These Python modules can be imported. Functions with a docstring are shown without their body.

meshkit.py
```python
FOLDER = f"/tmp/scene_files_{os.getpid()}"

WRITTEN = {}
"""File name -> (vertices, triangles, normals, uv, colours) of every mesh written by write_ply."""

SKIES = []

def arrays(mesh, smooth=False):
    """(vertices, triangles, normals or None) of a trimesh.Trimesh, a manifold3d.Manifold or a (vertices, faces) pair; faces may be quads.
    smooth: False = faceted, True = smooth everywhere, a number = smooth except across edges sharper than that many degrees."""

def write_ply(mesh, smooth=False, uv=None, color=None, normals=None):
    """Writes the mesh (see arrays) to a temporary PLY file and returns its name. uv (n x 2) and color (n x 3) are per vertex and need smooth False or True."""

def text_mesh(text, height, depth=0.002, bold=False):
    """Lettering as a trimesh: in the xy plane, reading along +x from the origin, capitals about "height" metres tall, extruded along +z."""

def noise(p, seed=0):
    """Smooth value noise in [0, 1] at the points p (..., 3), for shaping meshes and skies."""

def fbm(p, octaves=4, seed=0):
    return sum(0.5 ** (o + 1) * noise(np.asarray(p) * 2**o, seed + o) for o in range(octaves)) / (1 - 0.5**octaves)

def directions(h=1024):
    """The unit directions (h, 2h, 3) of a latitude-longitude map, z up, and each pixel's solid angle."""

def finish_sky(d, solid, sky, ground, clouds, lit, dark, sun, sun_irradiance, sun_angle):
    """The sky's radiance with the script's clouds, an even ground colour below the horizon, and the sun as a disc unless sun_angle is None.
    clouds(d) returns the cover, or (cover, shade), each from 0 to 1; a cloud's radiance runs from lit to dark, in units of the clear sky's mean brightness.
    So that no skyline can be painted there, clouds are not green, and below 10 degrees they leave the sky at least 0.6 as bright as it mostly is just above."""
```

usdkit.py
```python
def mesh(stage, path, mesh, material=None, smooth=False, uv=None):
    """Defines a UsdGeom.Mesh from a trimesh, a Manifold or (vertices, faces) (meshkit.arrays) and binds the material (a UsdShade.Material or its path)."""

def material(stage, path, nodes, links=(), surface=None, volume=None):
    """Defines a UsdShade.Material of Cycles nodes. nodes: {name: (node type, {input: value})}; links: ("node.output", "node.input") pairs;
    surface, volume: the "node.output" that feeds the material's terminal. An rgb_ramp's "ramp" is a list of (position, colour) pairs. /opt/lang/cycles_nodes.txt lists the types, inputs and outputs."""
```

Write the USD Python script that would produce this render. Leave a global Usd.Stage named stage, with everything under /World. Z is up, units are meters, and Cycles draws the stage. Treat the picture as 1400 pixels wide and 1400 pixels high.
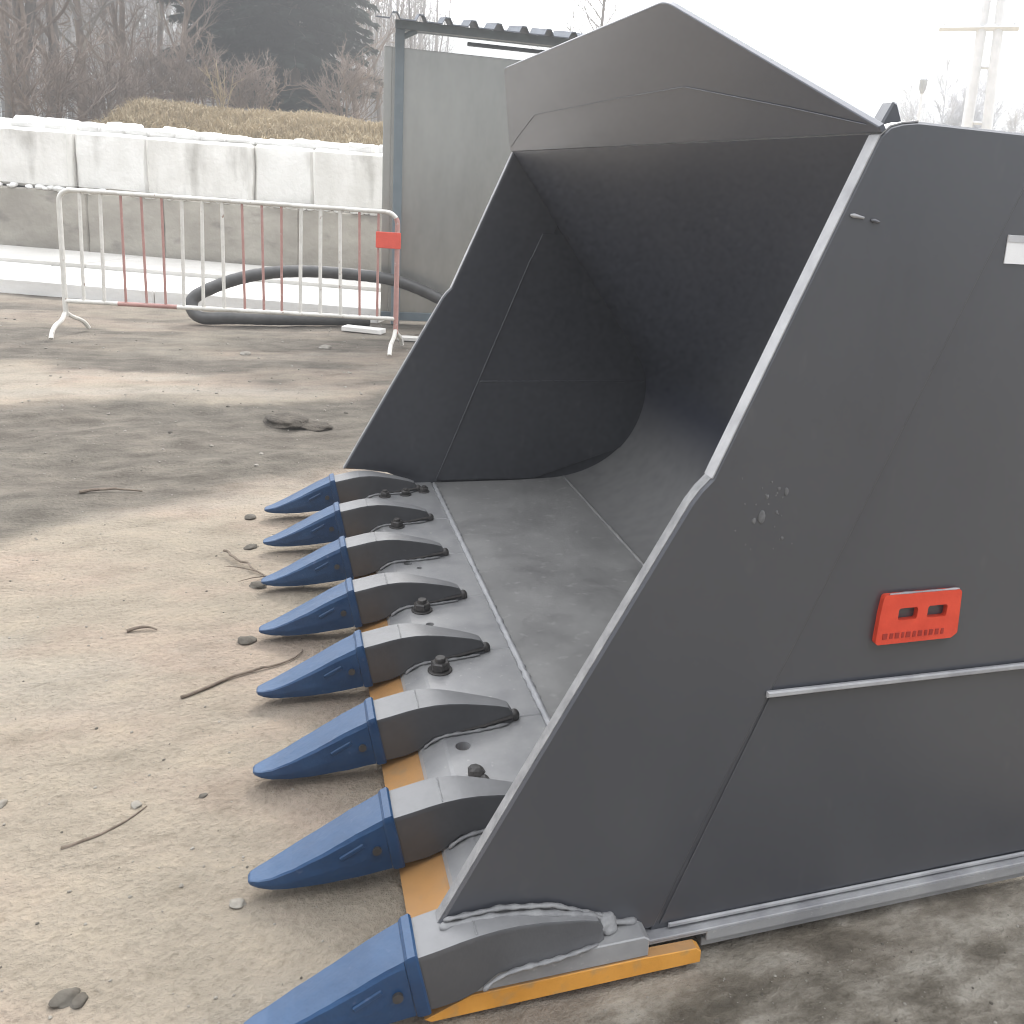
import math
import numpy as np
import trimesh
import manifold3d as m3
import shapely
from shapely.geometry import Polygon, LineString
from pxr import Usd, UsdGeom, UsdLux, UsdShade, Sdf, Gf, Vt
import usdkit
from meshkit import noise, fbm

R = np.random.default_rng(11)
stage = Usd.Stage.CreateInMemory()
UsdGeom.SetStageUpAxis(stage, UsdGeom.Tokens.z)
UsdGeom.SetStageMetersPerUnit(stage, 1.0)
UsdGeom.Xform.Define(stage, '/World')

# ------------------------------------------------------------------ camera, sky, sun, exposure
EYE = np.array([0.07325, -1.57287, 1.6])
YAW, PITCH, ROLL = 0.3529, -0.23202, 0.07505
fw = np.array([math.sin(YAW) * math.cos(PITCH), math.cos(YAW) * math.cos(PITCH), math.sin(PITCH)])
rt = np.array([math.cos(YAW), -math.sin(YAW), 0.0])
up = np.cross(rt, fw)
rt, up = rt * math.cos(ROLL) + up * math.sin(ROLL), up * math.cos(ROLL) - rt * math.sin(ROLL)
cam = UsdGeom.Camera.Define(stage, '/World/camera')
cam.AddTransformOp().Set(Gf.Matrix4d(*rt, 0, *up, 0, *(-fw), 0, *EYE, 1))
cam.CreateHorizontalApertureAttr(36.0)
cam.CreateVerticalApertureAttr(36.0)
cam.CreateFocalLengthAttr(36.0 * 1300 / 1400)
cam.CreateHorizontalApertureOffsetAttr(-150.27 / 1400 * 36)
cam.CreateVerticalApertureOffsetAttr(-133.83 / 1400 * 36)
cam.CreateClippingRangeAttr(Gf.Vec2f(0.05, 2000))
cam.CreateFStopAttr(0.0)
cam.CreateExposureAttr(1.52)

SUN_AZ, SUN_EL = math.radians(24), math.radians(40)       # azimuth from +y towards +x
sun_dir = np.array([math.sin(SUN_AZ) * math.cos(SUN_EL), math.cos(SUN_AZ) * math.cos(SUN_EL), math.sin(SUN_EL)])
SKY_STRENGTH, CLOUD = 0.10, 3.0
usdkit.material(stage, '/World/Looks/sky_look', {
    'sky': ('sky_texture', {'sky_type': 'single_scattering', 'sun_disc': False, 'sun_elevation': SUN_EL, 'sun_rotation': SUN_AZ, 'aerosol_density': 2.0}),
    'tc': ('texture_coordinate', {}),
    'n': ('noise_texture', {'scale': 1.6, 'detail': 5.0, 'roughness': 0.55}),
    'r': ('rgb_ramp', {'ramp': [(0.3, (CLOUD * 0.86, CLOUD * 0.88, CLOUD * 0.92)), (0.7, (CLOUD * 1.08, CLOUD * 1.08, CLOUD * 1.08))]}),
    'nn': ('vector_math', {'math_type': 'normalize'}),
    'dot': ('vector_math', {'math_type': 'dot_product', 'vector2': tuple(sun_dir)}),
    'veil': ('map_range', {'range_type': 'smoothstep', 'from_min': -0.5, 'from_max': 1.0, 'to_min': 0.62, 'to_max': 3.6, 'clamp': True}),
    'sx': ('separate_xyz', {}),
    'el': ('map_range', {'from_min': 0.0, 'from_max': 1.0, 'to_min': 0.5, 'to_max': 1.5, 'clamp': True}),
    'ml': ('math', {'math_type': 'multiply'}),
    'mul': ('vector_math', {'math_type': 'scale'}),
    'mix': ('mix_color', {'fac': 0.86, 'use_clamp': False}),
    'bg': ('background_shader', {'strength': SKY_STRENGTH})},
    [('tc.generated', 'n.vector'), ('n.fac', 'r.fac'), ('tc.generated', 'nn.vector1'), ('nn.vector', 'dot.vector1'), ('dot.value', 'veil.value'), ('r.color', 'mul.vector1'), ('veil.result', 'ml.value1'), ('nn.vector', 'sx.vector'), ('sx.z', 'el.value'), ('el.result', 'ml.value2'), ('ml.value', 'mul.scale'),
     ('sky.color', 'mix.a'), ('mul.vector', 'mix.b'), ('mix.result', 'bg.color')], surface='bg.background')
dome = UsdLux.DomeLight.Define(stage, '/World/sky')
UsdShade.MaterialBindingAPI.Apply(dome.GetPrim()).Bind(UsdShade.Material.Get(stage, '/World/Looks/sky_look'))
dome.GetPrim().SetCustomDataByKey('kind', 'structure')
sun = UsdLux.DistantLight.Define(stage, '/World/sun')
sun.CreateNormalizeAttr(True)
sun.CreateIntensityAttr(0.4)
sun.CreateAngleAttr(14.0)
sun.CreateColorAttr(Gf.Vec3f(1.0, 0.96, 0.9))
z_ = sun_dir
x_ = np.cross([0, 0, 1.0], z_); x_ /= np.linalg.norm(x_)
y_ = np.cross(z_, x_)
sun.AddTransformOp().Set(Gf.Matrix4d(*x_, 0, *y_, 0, *z_, 0, 0, 0, 30, 1))

# ------------------------------------------------------------------ helpers
_used = {}
def numbered(path):
    n = _used.get(path, 0)
    _used[path] = n + 1
    return path if n == 0 else f'{path}_{n:03d}'

def tag(prim, label=None, cat=None, group=None, kind=None):
    for k, v in (('label', label), ('category', cat), ('group', group), ('kind', kind)):
        if v:
            prim.SetCustomDataByKey(k, v)

class Thing:
    def __init__(self, name, label, cat, loc=(0, 0, 0), group=None):
        self.loc = np.array(loc, float)
        self.path = numbered('/World/' + name)
        x = UsdGeom.Xform.Define(stage, self.path)
        x.AddTranslateOp().Set(Gf.Vec3d(*map(float, self.loc)))
        tag(x.GetPrim(), label, cat, group)
    def part(self, name, mesh, mat, smooth=False, under=None, label=None, kind=None):
        path = numbered((under or self.path) + '/' + name)
        m = usdkit.mesh(stage, path, shift(mesh, -self.loc), M[mat], smooth)
        tag(m.GetPrim(), label, kind=kind)
        return path

def solo(name, mesh, mat, label, cat, smooth=False, group=None):
    m = usdkit.mesh(stage, numbered('/World/' + name), tm(mesh), M[mat], smooth)
    tag(m.GetPrim(), label, cat, group)
    return m

def struct(name, mesh, mat, smooth=False, kind='structure', label=None):
    m = usdkit.mesh(stage, numbered('/World/' + name), tm(mesh), M[mat], smooth)
    tag(m.GetPrim(), label, kind=kind)
    return m

def tm(mesh):
    if isinstance(mesh, trimesh.Trimesh):
        return mesh
    if hasattr(mesh, 'to_mesh'):
        q = mesh.to_mesh()
        return trimesh.Trimesh(np.array(q.vert_properties[:, :3], float), np.array(q.tri_verts), process=False)
    return trimesh.Trimesh(np.array(mesh[0], float), np.array(mesh[1]), process=False)

def shift(mesh, d):
    q = tm(mesh).copy()
    q.vertices = q.vertices + np.asarray(d)
    return q

def cat(*ms):
    ms = [tm(q) for q in ms]
    off = np.cumsum([0] + [len(q.vertices) for q in ms[:-1]])
    return trimesh.Trimesh(np.vstack([q.vertices for q in ms]), np.vstack([q.faces + o for q, o in zip(ms, off)]), process=False)

def man(mesh):
    q = tm(mesh)
    q = trimesh.Trimesh(q.vertices, q.faces, process=True)
    return m3.Manifold(m3.Mesh(np.asarray(q.vertices, np.float32), np.asarray(q.faces, np.uint32)))

def frame(t, ref=(0, 0, 1)):
    t = t / np.linalg.norm(t)
    a = np.cross(t, ref)
    if np.linalg.norm(a) < 1e-4:
        a = np.cross(t, (1, 0, 0))
    a /= np.linalg.norm(a)
    return a, np.cross(a, t)

def tube(pts, rad, sides=8, caps=True):
    pts = np.asarray(pts, float)
    rad = np.broadcast_to(np.asarray(rad, float), (len(pts),))
    tang = np.gradient(pts, axis=0)
    v = []
    a0 = None
    for p, t, r in zip(pts, tang, rad):
        t = t / np.linalg.norm(t)
        if a0 is None:
            a, b = frame(t)
        else:
            a = a0 - t * (a0 @ t); a /= np.linalg.norm(a); b = np.cross(a, t)
        a0 = a
        th = np.arange(sides) * 2 * np.pi / sides
        v.append(p + r * (np.cos(th)[:, None] * a + np.sin(th)[:, None] * b))
    v = np.vstack(v)
    f = []
    n = len(pts)
    i = np.arange(n - 1)[:, None] * sides
    k = np.arange(sides)[None]
    q = np.stack([i + k, i + (k + 1) % sides, i + sides + (k + 1) % sides, i + sides + k], -1).reshape(-1, 4)
    f = np.vstack([q[:, [0, 2, 1]], q[:, [0, 3, 2]]])
    if caps:
        v = np.vstack([v, pts[0], pts[-1]])
        c0, c1 = len(v) - 2, len(v) - 1
        kk = np.arange(sides)
        f = np.vstack([f, np.stack([np.full(sides, c0), kk, (kk + 1) % sides], -1), np.stack([np.full(sides, c1), (n - 1) * sides + (kk + 1) % sides, (n - 1) * sides + kk], -1)])
    return trimesh.Trimesh(v, f, process=False)

def smooth_path(pts, n=40):
    from scipy.interpolate import CubicSpline
    pts = np.asarray(pts, float)
    s = np.r_[0, np.cumsum(np.linalg.norm(np.diff(pts, axis=0), axis=1))]
    return CubicSpline(s, pts)(np.linspace(0, s[-1], n))

def bead(a, b, r=0.006, seed=0, step=0.012):
    """a weld bead: a lumpy ridge from a to b (or through a list of points)"""
    pts = np.asarray([a, b] if b is not None else a, float)
    s = np.r_[0, np.cumsum(np.linalg.norm(np.diff(pts, axis=0), axis=1))]
    n = max(4, int(s[-1] / step))
    q = np.linspace(0, s[-1], n)
    p = np.stack([np.interp(q, s, pts[:, k]) for k in range(3)], -1)
    w = noise(np.stack([q / 0.02, q * 0 + seed, q * 0], -1), seed)
    rad = r * (0.74 + 0.40 * w + 0.16 * np.sin(q / (r * 0.95)))
    rad[[0, -1]] *= 0.55
    return tube(p, rad, 6)

def box(x0, x1, y0, y1, z0, z1, b=0.0):
    if b <= 0:
        q = trimesh.creation.box((x1 - x0, y1 - y0, z1 - z0))
    else:
        ex = np.array([x1 - x0, y1 - y0, z1 - z0]) / 2
        pts = []
        for s in np.ndindex(2, 2, 2):
            s = np.array(s) * 2 - 1
            for k in range(3):
                o = ex - b
                o[k] = ex[k]
                pts.append(s * o)
        q = tm(m3.Manifold.hull_points(np.array(pts, np.float32)))
    q = shift(q, ((x0 + x1) / 2, (y0 + y1) / 2, (z0 + z1) / 2))
    return q

def inset(poly, b):
    """the ring of a ccw polygon moved inwards by b, same vertex count"""
    p = np.asarray(poly, float)
    e = np.roll(p, -1, 0) - p
    e /= np.linalg.norm(e, axis=1)[:, None]
    nrm = np.stack([-e[:, 1], e[:, 0]], -1)
    n0, n1 = np.roll(nrm, 1, 0), nrm
    m = n0 + n1
    m /= np.maximum((m * n0).sum(1), 0.35)[:, None]
    m = m / 1.0
    return p + b * m

def plate(poly, t, b=0.003):
    """polygon (u, v) as a slab of thickness t along w with bevelled rims; returns vertices in (u, v, w)"""
    p = np.asarray(Polygon(poly).exterior.coords)[:-1]
    if Polygon(p).exterior.is_ccw is False:
        p = p[::-1]
    n = len(p)
    q = inset(p, b)
    rings = [(q, 0.0), (p, b), (p, t - b), (q, t)]
    v = np.vstack([np.c_[r, np.full(n, w)] for r, w in rings])
    f = []
    k = np.arange(n)
    for i in range(3):
        a, c = i * n + k, i * n + (k + 1) % n
        f += [np.stack([a, c, c + n], -1), np.stack([a, c + n, a + n], -1)]
    tv, tf = trimesh.creation.triangulate_polygon(Polygon(q), engine='earcut')
    from scipy.spatial import cKDTree
    idx = cKDTree(q).query(tv)[1]
    tf = idx[tf]
    ar = np.cross(q[tf[:, 1]] - q[tf[:, 0]], q[tf[:, 2]] - q[tf[:, 0]])
    tf[ar < 0] = tf[ar < 0][:, ::-1]
    f += [tf[:, ::-1], tf + 3 * n]
    return trimesh.Trimesh(v, np.vstack(f), process=False)

def plate_xz(poly, y0, y1, b=0.003):
    q = plate(poly, y1 - y0, b)
    v = q.vertices
    q.vertices = np.c_[v[:, 0], y0 + v[:, 2], v[:, 1]]
    q.faces = q.faces[:, ::-1]
    return q

def round_poly(poly, r, rin=None):
    g = Polygon(poly).buffer(-r).buffer(r, quad_segs=5)
    return np.asarray(g.simplify(0.0004).exterior.coords)[:-1]

def loft(rings, caps=True):
    """rings: list of (n x 3) closed loops of equal length"""
    n = len(rings[0])
    v = np.vstack(rings)
    k = np.arange(n)
    f = []
    for i in range(len(rings) - 1):
        a, c = i * n + k, i * n + (k + 1) % n
        f += [np.stack([a, c, c + n], -1), np.stack([a, c + n, a + n], -1)]
    if caps:
        v = np.vstack([v, rings[0].mean(0), rings[-1].mean(0)])
        f += [np.stack([np.full(n, len(v) - 2), (k + 1) % n, k], -1), np.stack([np.full(n, len(v) - 1), (len(rings) - 1) * n + k, (len(rings) - 1) * n + (k + 1) % n], -1)]
    q = trimesh.Trimesh(v, np.vstack(f), process=False)
    if q.volume < 0:
        q.faces = q.faces[:, ::-1]
    return q

def extrude_y(poly, y0, y1, b=0.003):
    return plate_xz(poly, y0, y1, b)

def rock(c, s, seed, flat=0.6, sub=1):
    q = trimesh.creation.icosphere(subdivisions=sub, radius=1.0)
    v = q.vertices * (0.7 + 0.6 * noise(q.vertices * 1.7 + seed * 7.3, seed))[:, None]
    v = v * np.array([1, 0.8, flat]) * s
    a = seed * 2.4
    v = v @ np.array([[math.cos(a), -math.sin(a), 0], [math.sin(a), math.cos(a), 0], [0, 0, 1]])
    return trimesh.Trimesh(v + np.asarray(c), q.faces, process=False)

# ------------------------------------------------------------------ materials
M = {}
def mat(name, nodes, links, surface='p.BSDF'):
    M[name] = usdkit.material(stage, '/World/Looks/' + name, nodes, links, surface=surface)

def surf(name, c0, c1, scale=6.0, rough=0.6, rough2=None, bump=0.0, bscale=60.0, metallic=0.0, spec=0.5, lo=0.35, hi=0.65, detail=6.0, dist=0.02, squash=(1, 1, 1), fine=None, coat=0.0, top_light_dirt=None):
    """two colours mixed by noise, roughness varied by the same, fine bump"""
    nodes = {'g': ('geometry', {}), 'mp': ('mapping', {'scale': squash}),
             'n': ('noise_texture', {'scale': scale, 'detail': detail, 'roughness': 0.6}),
             'r': ('rgb_ramp', {'ramp': [(lo, c0), (hi, c1)]}),
             'rr': ('map_range', {'from_min': 0.3, 'from_max': 0.7, 'to_min': rough, 'to_max': rough if rough2 is None else rough2}),
             'p': ('principled_bsdf', {'metallic': metallic, 'specular_ior_level': spec, 'coat_weight': coat, 'coat_roughness': 0.25})}
    links = [('g.position', 'mp.vector'), ('mp.vector', 'n.vector'), ('n.fac', 'r.fac'), ('n.fac', 'rr.value'), ('rr.result', 'p.roughness')]
    if fine:
        nodes['n3'] = ('noise_texture', {'scale': fine[0], 'detail': 4.0})
        nodes['r3'] = ('rgb_ramp', {'ramp': [(fine[1], (0, 0, 0)), (fine[2], (1, 1, 1))]})
        nodes['mx'] = ('mix_color', {'b': fine[3]})
        links += [('mp.vector', 'n3.vector'), ('n3.fac', 'r3.fac'), ('r3.color', 'mx.fac'), ('r.color', 'mx.a'), ('mx.result', 'p.base_color')]
    else:
        links.append(('r.color', 'p.base_color'))
    if top_light_dirt:                                    # upward faces recoloured: sky light painted in, dirt on the yellow lip
        col, amt, dlo, dhi = (*top_light_dirt, 0.72, 0.97)[:4] if len(top_light_dirt) == 2 else top_light_dirt
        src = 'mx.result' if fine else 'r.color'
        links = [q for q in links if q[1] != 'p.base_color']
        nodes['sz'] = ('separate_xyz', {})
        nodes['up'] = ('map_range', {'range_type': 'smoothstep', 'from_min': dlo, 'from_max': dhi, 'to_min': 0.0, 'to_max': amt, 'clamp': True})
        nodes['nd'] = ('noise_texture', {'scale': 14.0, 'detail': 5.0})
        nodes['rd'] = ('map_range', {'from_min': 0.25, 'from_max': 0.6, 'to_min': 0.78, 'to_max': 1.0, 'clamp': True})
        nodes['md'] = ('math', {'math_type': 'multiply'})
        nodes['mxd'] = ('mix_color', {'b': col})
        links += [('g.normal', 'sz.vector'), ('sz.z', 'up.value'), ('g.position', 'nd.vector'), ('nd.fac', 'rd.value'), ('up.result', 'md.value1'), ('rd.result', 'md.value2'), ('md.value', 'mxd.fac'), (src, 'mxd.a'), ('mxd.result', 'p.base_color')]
    if bump:
        nodes['n2'] = ('noise_texture', {'scale': bscale, 'detail': 4.0})
        nodes['b'] = ('bump', {'strength': bump, 'distance': dist})
        links += [('g.position', 'n2.vector'), ('n2.fac', 'b.height'), ('b.normal', 'p.normal')]
    mat(name, nodes, links)

def g3(v, t=(1, 1, 1)):
    return tuple(v * k for k in t)

surf('bucket_paint', (0.029, 0.031, 0.039), (0.038, 0.040, 0.047), scale=2.2, rough=0.34, rough2=0.46, lo=0.3, hi=0.7, spec=0.7, coat=0.8, bscale=150, dist=0.004, squash=(1.0, 1.0, 0.45), fine=(16.0, 0.64, 0.82, (0.056, 0.057, 0.062)))
surf('worn_lit_floor', (0.175, 0.172, 0.168), (0.245, 0.241, 0.233), scale=5.0, spec=0.7, rough=0.36, rough2=0.6, bump=0.15, bscale=60, dist=0.004, lo=0.3, hi=0.7, fine=(22.0, 0.60, 0.80, (0.30, 0.295, 0.285)))  # dusty floor, colour lifted further to stand for light falling in
surf('shell_paint', (0.023, 0.026, 0.036), (0.027, 0.030, 0.041), scale=1.5, rough=0.38, rough2=0.44, spec=0.7, coat=0.6, fine=(38.0, 0.74, 0.84, (0.066, 0.066, 0.07)), top_light_dirt=((0.23, 0.226, 0.22), 0.95, -0.05, 0.85))  # light running up the heel curve is painted in by the normal
surf('adapter_paint', (0.050, 0.050, 0.053), (0.062, 0.062, 0.065), scale=6.0, rough=0.40, rough2=0.5, spec=0.5, coat=0.25, bump=0.25, bscale=60, dist=0.004, fine=(38.0, 0.72, 0.82, (0.10, 0.098, 0.096)), top_light_dirt=((0.30, 0.30, 0.303), 0.62))  # tops painted paler than the flanks in place of sky light
surf('edge_paint', (0.20, 0.20, 0.205), (0.27, 0.268, 0.266), scale=9.0, spec=0.8, coat=0.7, rough=0.40, rough2=0.55, bump=0.15, bscale=90, dist=0.003, fine=(50.0, 0.66, 0.76, (0.33, 0.325, 0.315)))
surf('bright_edge', (0.22, 0.22, 0.23), (0.36, 0.36, 0.365), scale=9.0, rough=0.4, spec=0.6, bump=0.15, bscale=90, dist=0.003)
surf('weld_paint', (0.15, 0.15, 0.155), (0.24, 0.24, 0.24), scale=30.0, rough=0.38, rough2=0.5, bump=0.3, bscale=120, dist=0.004)
surf('blue_paint', (0.005, 0.031, 0.086), (0.009, 0.044, 0.112), scale=12.0, rough=0.38, rough2=0.5, spec=0.5, coat=0.25, bump=0.35, bscale=70, dist=0.004, fine=(45.0, 0.66, 0.75, (0.05, 0.075, 0.14)), top_light_dirt=((0.07, 0.15, 0.29), 0.32))  # paler blue tops are sky reflection put into the colour
surf('yellow_paint', (0.54, 0.24, 0.035), (0.62, 0.29, 0.05), scale=10.0, rough=0.5, rough2=0.65, bump=0.2, bscale=80, dist=0.003, fine=(18.0, 0.54, 0.70, (0.36, 0.22, 0.09)), top_light_dirt=((0.33, 0.20, 0.105), 0.75))
surf('dark_steel', (0.030, 0.028, 0.027), (0.055, 0.05, 0.047), scale=40.0, rough=0.5, bump=0.2, bscale=150, dist=0.003)
surf('red_badge', (0.56, 0.050, 0.022), (0.64, 0.065, 0.03), scale=25.0, rough=0.45, bump=0.2, bscale=120, dist=0.002)
surf('badge_letters', (0.26, 0.018, 0.010), (0.32, 0.025, 0.014), scale=25.0, rough=0.6)
surf('sticker_white', (0.72, 0.72, 0.72), (0.78, 0.78, 0.77), scale=10, rough=0.35)
surf('sticker_grey', (0.42, 0.42, 0.43), (0.48, 0.48, 0.48), scale=10, rough=0.35)
surf('dust_mark', (0.085, 0.085, 0.087), (0.14, 0.14, 0.14), scale=60, rough=0.7)
surf('block_white', (0.66, 0.64, 0.59), (0.79, 0.77, 0.725), scale=1.6, rough=0.9, bump=0.4, bscale=18, dist=0.02, squash=(1.5, 1.5, 0.35), fine=(2.2, 0.58, 0.80, (0.36, 0.34, 0.30)))
surf('block_white_b', (0.74, 0.725, 0.68), (0.82, 0.805, 0.765), scale=1.3, rough=0.9, bump=0.4, bscale=18, dist=0.02, squash=(1.5, 1.5, 0.35), fine=(1.9, 0.60, 0.82, (0.44, 0.42, 0.38)))
surf('block_grey', (0.30, 0.275, 0.235), (0.42, 0.39, 0.335), scale=1.4, rough=0.95, bump=0.4, bscale=16, dist=0.02, squash=(1, 1, 1.8), fine=(2.6, 0.58, 0.78, (0.19, 0.175, 0.155)))
surf('knob_white', (0.74, 0.73, 0.70), (0.82, 0.81, 0.78), scale=3.0, rough=0.9, bump=0.5, bscale=14, dist=0.03)
surf('slab_white', (0.68, 0.66, 0.62), (0.78, 0.765, 0.73), scale=1.5, rough=0.9, bump=0.3, bscale=14, dist=0.015, squash=(1, 1, 4))
surf('slab_pale', (0.52, 0.50, 0.46), (0.62, 0.60, 0.56), scale=1.2, rough=0.9, bump=0.3, bscale=14, dist=0.015)
surf('barrier_white', (0.58, 0.56, 0.51), (0.68, 0.66, 0.61), scale=14.0, rough=0.5, bump=0.2, bscale=90, dist=0.003, fine=(26.0, 0.66, 0.74, (0.30, 0.22, 0.17)))
surf('barrier_red', (0.36, 0.19, 0.165), (0.42, 0.235, 0.205), scale=14.0, rough=0.5, bump=0.2, bscale=90, dist=0.003, fine=(26.0, 0.64, 0.74, (0.48, 0.38, 0.34)))
surf('plate_red', (0.62, 0.075, 0.045), (0.68, 0.09, 0.055), scale=14.0, rough=0.45)
surf('hose_rubber', (0.035, 0.034, 0.033), (0.06, 0.058, 0.055), scale=8.0, rough=0.42, bump=0.2, bscale=60, dist=0.005)
surf('galvanised', (0.40, 0.395, 0.365), (0.45, 0.445, 0.415), scale=1.2, rough=0.24, rough2=0.32, metallic=0.85, squash=(1, 1, 0.3))
surf('post_paint', (0.12, 0.15, 0.165), (0.145, 0.175, 0.19), scale=5.0, rough=0.45, fine=(30.0, 0.68, 0.76, (0.2, 0.2, 0.19)))
surf('roof_paint', (0.10, 0.115, 0.14), (0.13, 0.145, 0.17), scale=5.0, rough=0.5)
surf('hazed_concrete', (0.60, 0.61, 0.62), (0.68, 0.68, 0.69), scale=3.0, rough=0.9)  # concrete made paler, with the glare around it put into the colour
surf('guard_paint', (0.032, 0.037, 0.052), (0.038, 0.043, 0.058), scale=1.5, rough=0.36, rough2=0.42, spec=0.7, coat=0.8)
surf('lamp_grey', (0.30, 0.31, 0.32), (0.36, 0.37, 0.38), rough=0.6)
surf('bark', (0.085, 0.072, 0.062), (0.15, 0.13, 0.112), scale=7.0, rough=0.95, bump=0.5, bscale=30, dist=0.03, squash=(1, 1, 0.25))
surf('bark_brown', (0.12, 0.088, 0.066), (0.19, 0.145, 0.11), scale=7.0, rough=0.95, squash=(1, 1, 0.3))
surf('twig_grey', (0.20, 0.188, 0.178), (0.27, 0.257, 0.245), scale=3.0, rough=0.95)
surf('twig_brown', (0.165, 0.125, 0.098), (0.235, 0.188, 0.155), scale=3.0, rough=0.95)
surf('twig_mist', (0.55, 0.55, 0.56), (0.62, 0.62, 0.63), scale=3.0, rough=0.95)  # far paler than bare twigs: mist painted into the colour
surf('stick_wood', (0.115, 0.088, 0.066), (0.20, 0.16, 0.125), scale=30.0, rough=0.9, bump=0.4, bscale=120, dist=0.004)
surf('stone_pale', (0.20, 0.18, 0.15), (0.30, 0.28, 0.245), scale=25.0, rough=0.95, bump=0.4, bscale=90, dist=0.005)
surf('stone_dark', (0.075, 0.065, 0.052), (0.12, 0.108, 0.09), scale=25.0, rough=0.95, bump=0.4, bscale=90, dist=0.005)
surf('clod_earth', (0.05, 0.042, 0.033), (0.10, 0.085, 0.068), scale=14.0, rough=1.0, bump=0.8, bscale=50, dist=0.02)
surf('hill_wood', (0.09, 0.11, 0.10), (0.16, 0.165, 0.15), scale=0.09, rough=1.0, detail=8.0)
surf('bank_earth', (0.34, 0.27, 0.17), (0.50, 0.42, 0.28), scale=1.6, rough=1.0, bump=0.6, bscale=6, dist=0.1)

# needles and straw: tone varies from blade to blade
def blades(name, ramp, trans=0.3):
    mat(name, {'g': ('geometry', {}), 'r': ('rgb_ramp', {'ramp': ramp}), 'd': ('principled_bsdf', {'roughness': 0.85}),
               't': ('translucent_bsdf', {}), 'm': ('mix_closure', {'fac': trans})},
        [('g.random_per_island', 'r.fac'), ('r.color', 'd.base_color'), ('r.color', 't.color'), ('d.BSDF', 'm.closure1'), ('t.BSDF', 'm.closure2')], 'm.closure')
blades('needles', [(0, (0.016, 0.028, 0.020)), (0.6, (0.034, 0.052, 0.037)), (1, (0.062, 0.078, 0.055))])
blades('straw', [(0, (0.38, 0.31, 0.20)), (0.5, (0.62, 0.53, 0.38)), (1, (0.78, 0.69, 0.52))], 0.25)

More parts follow.
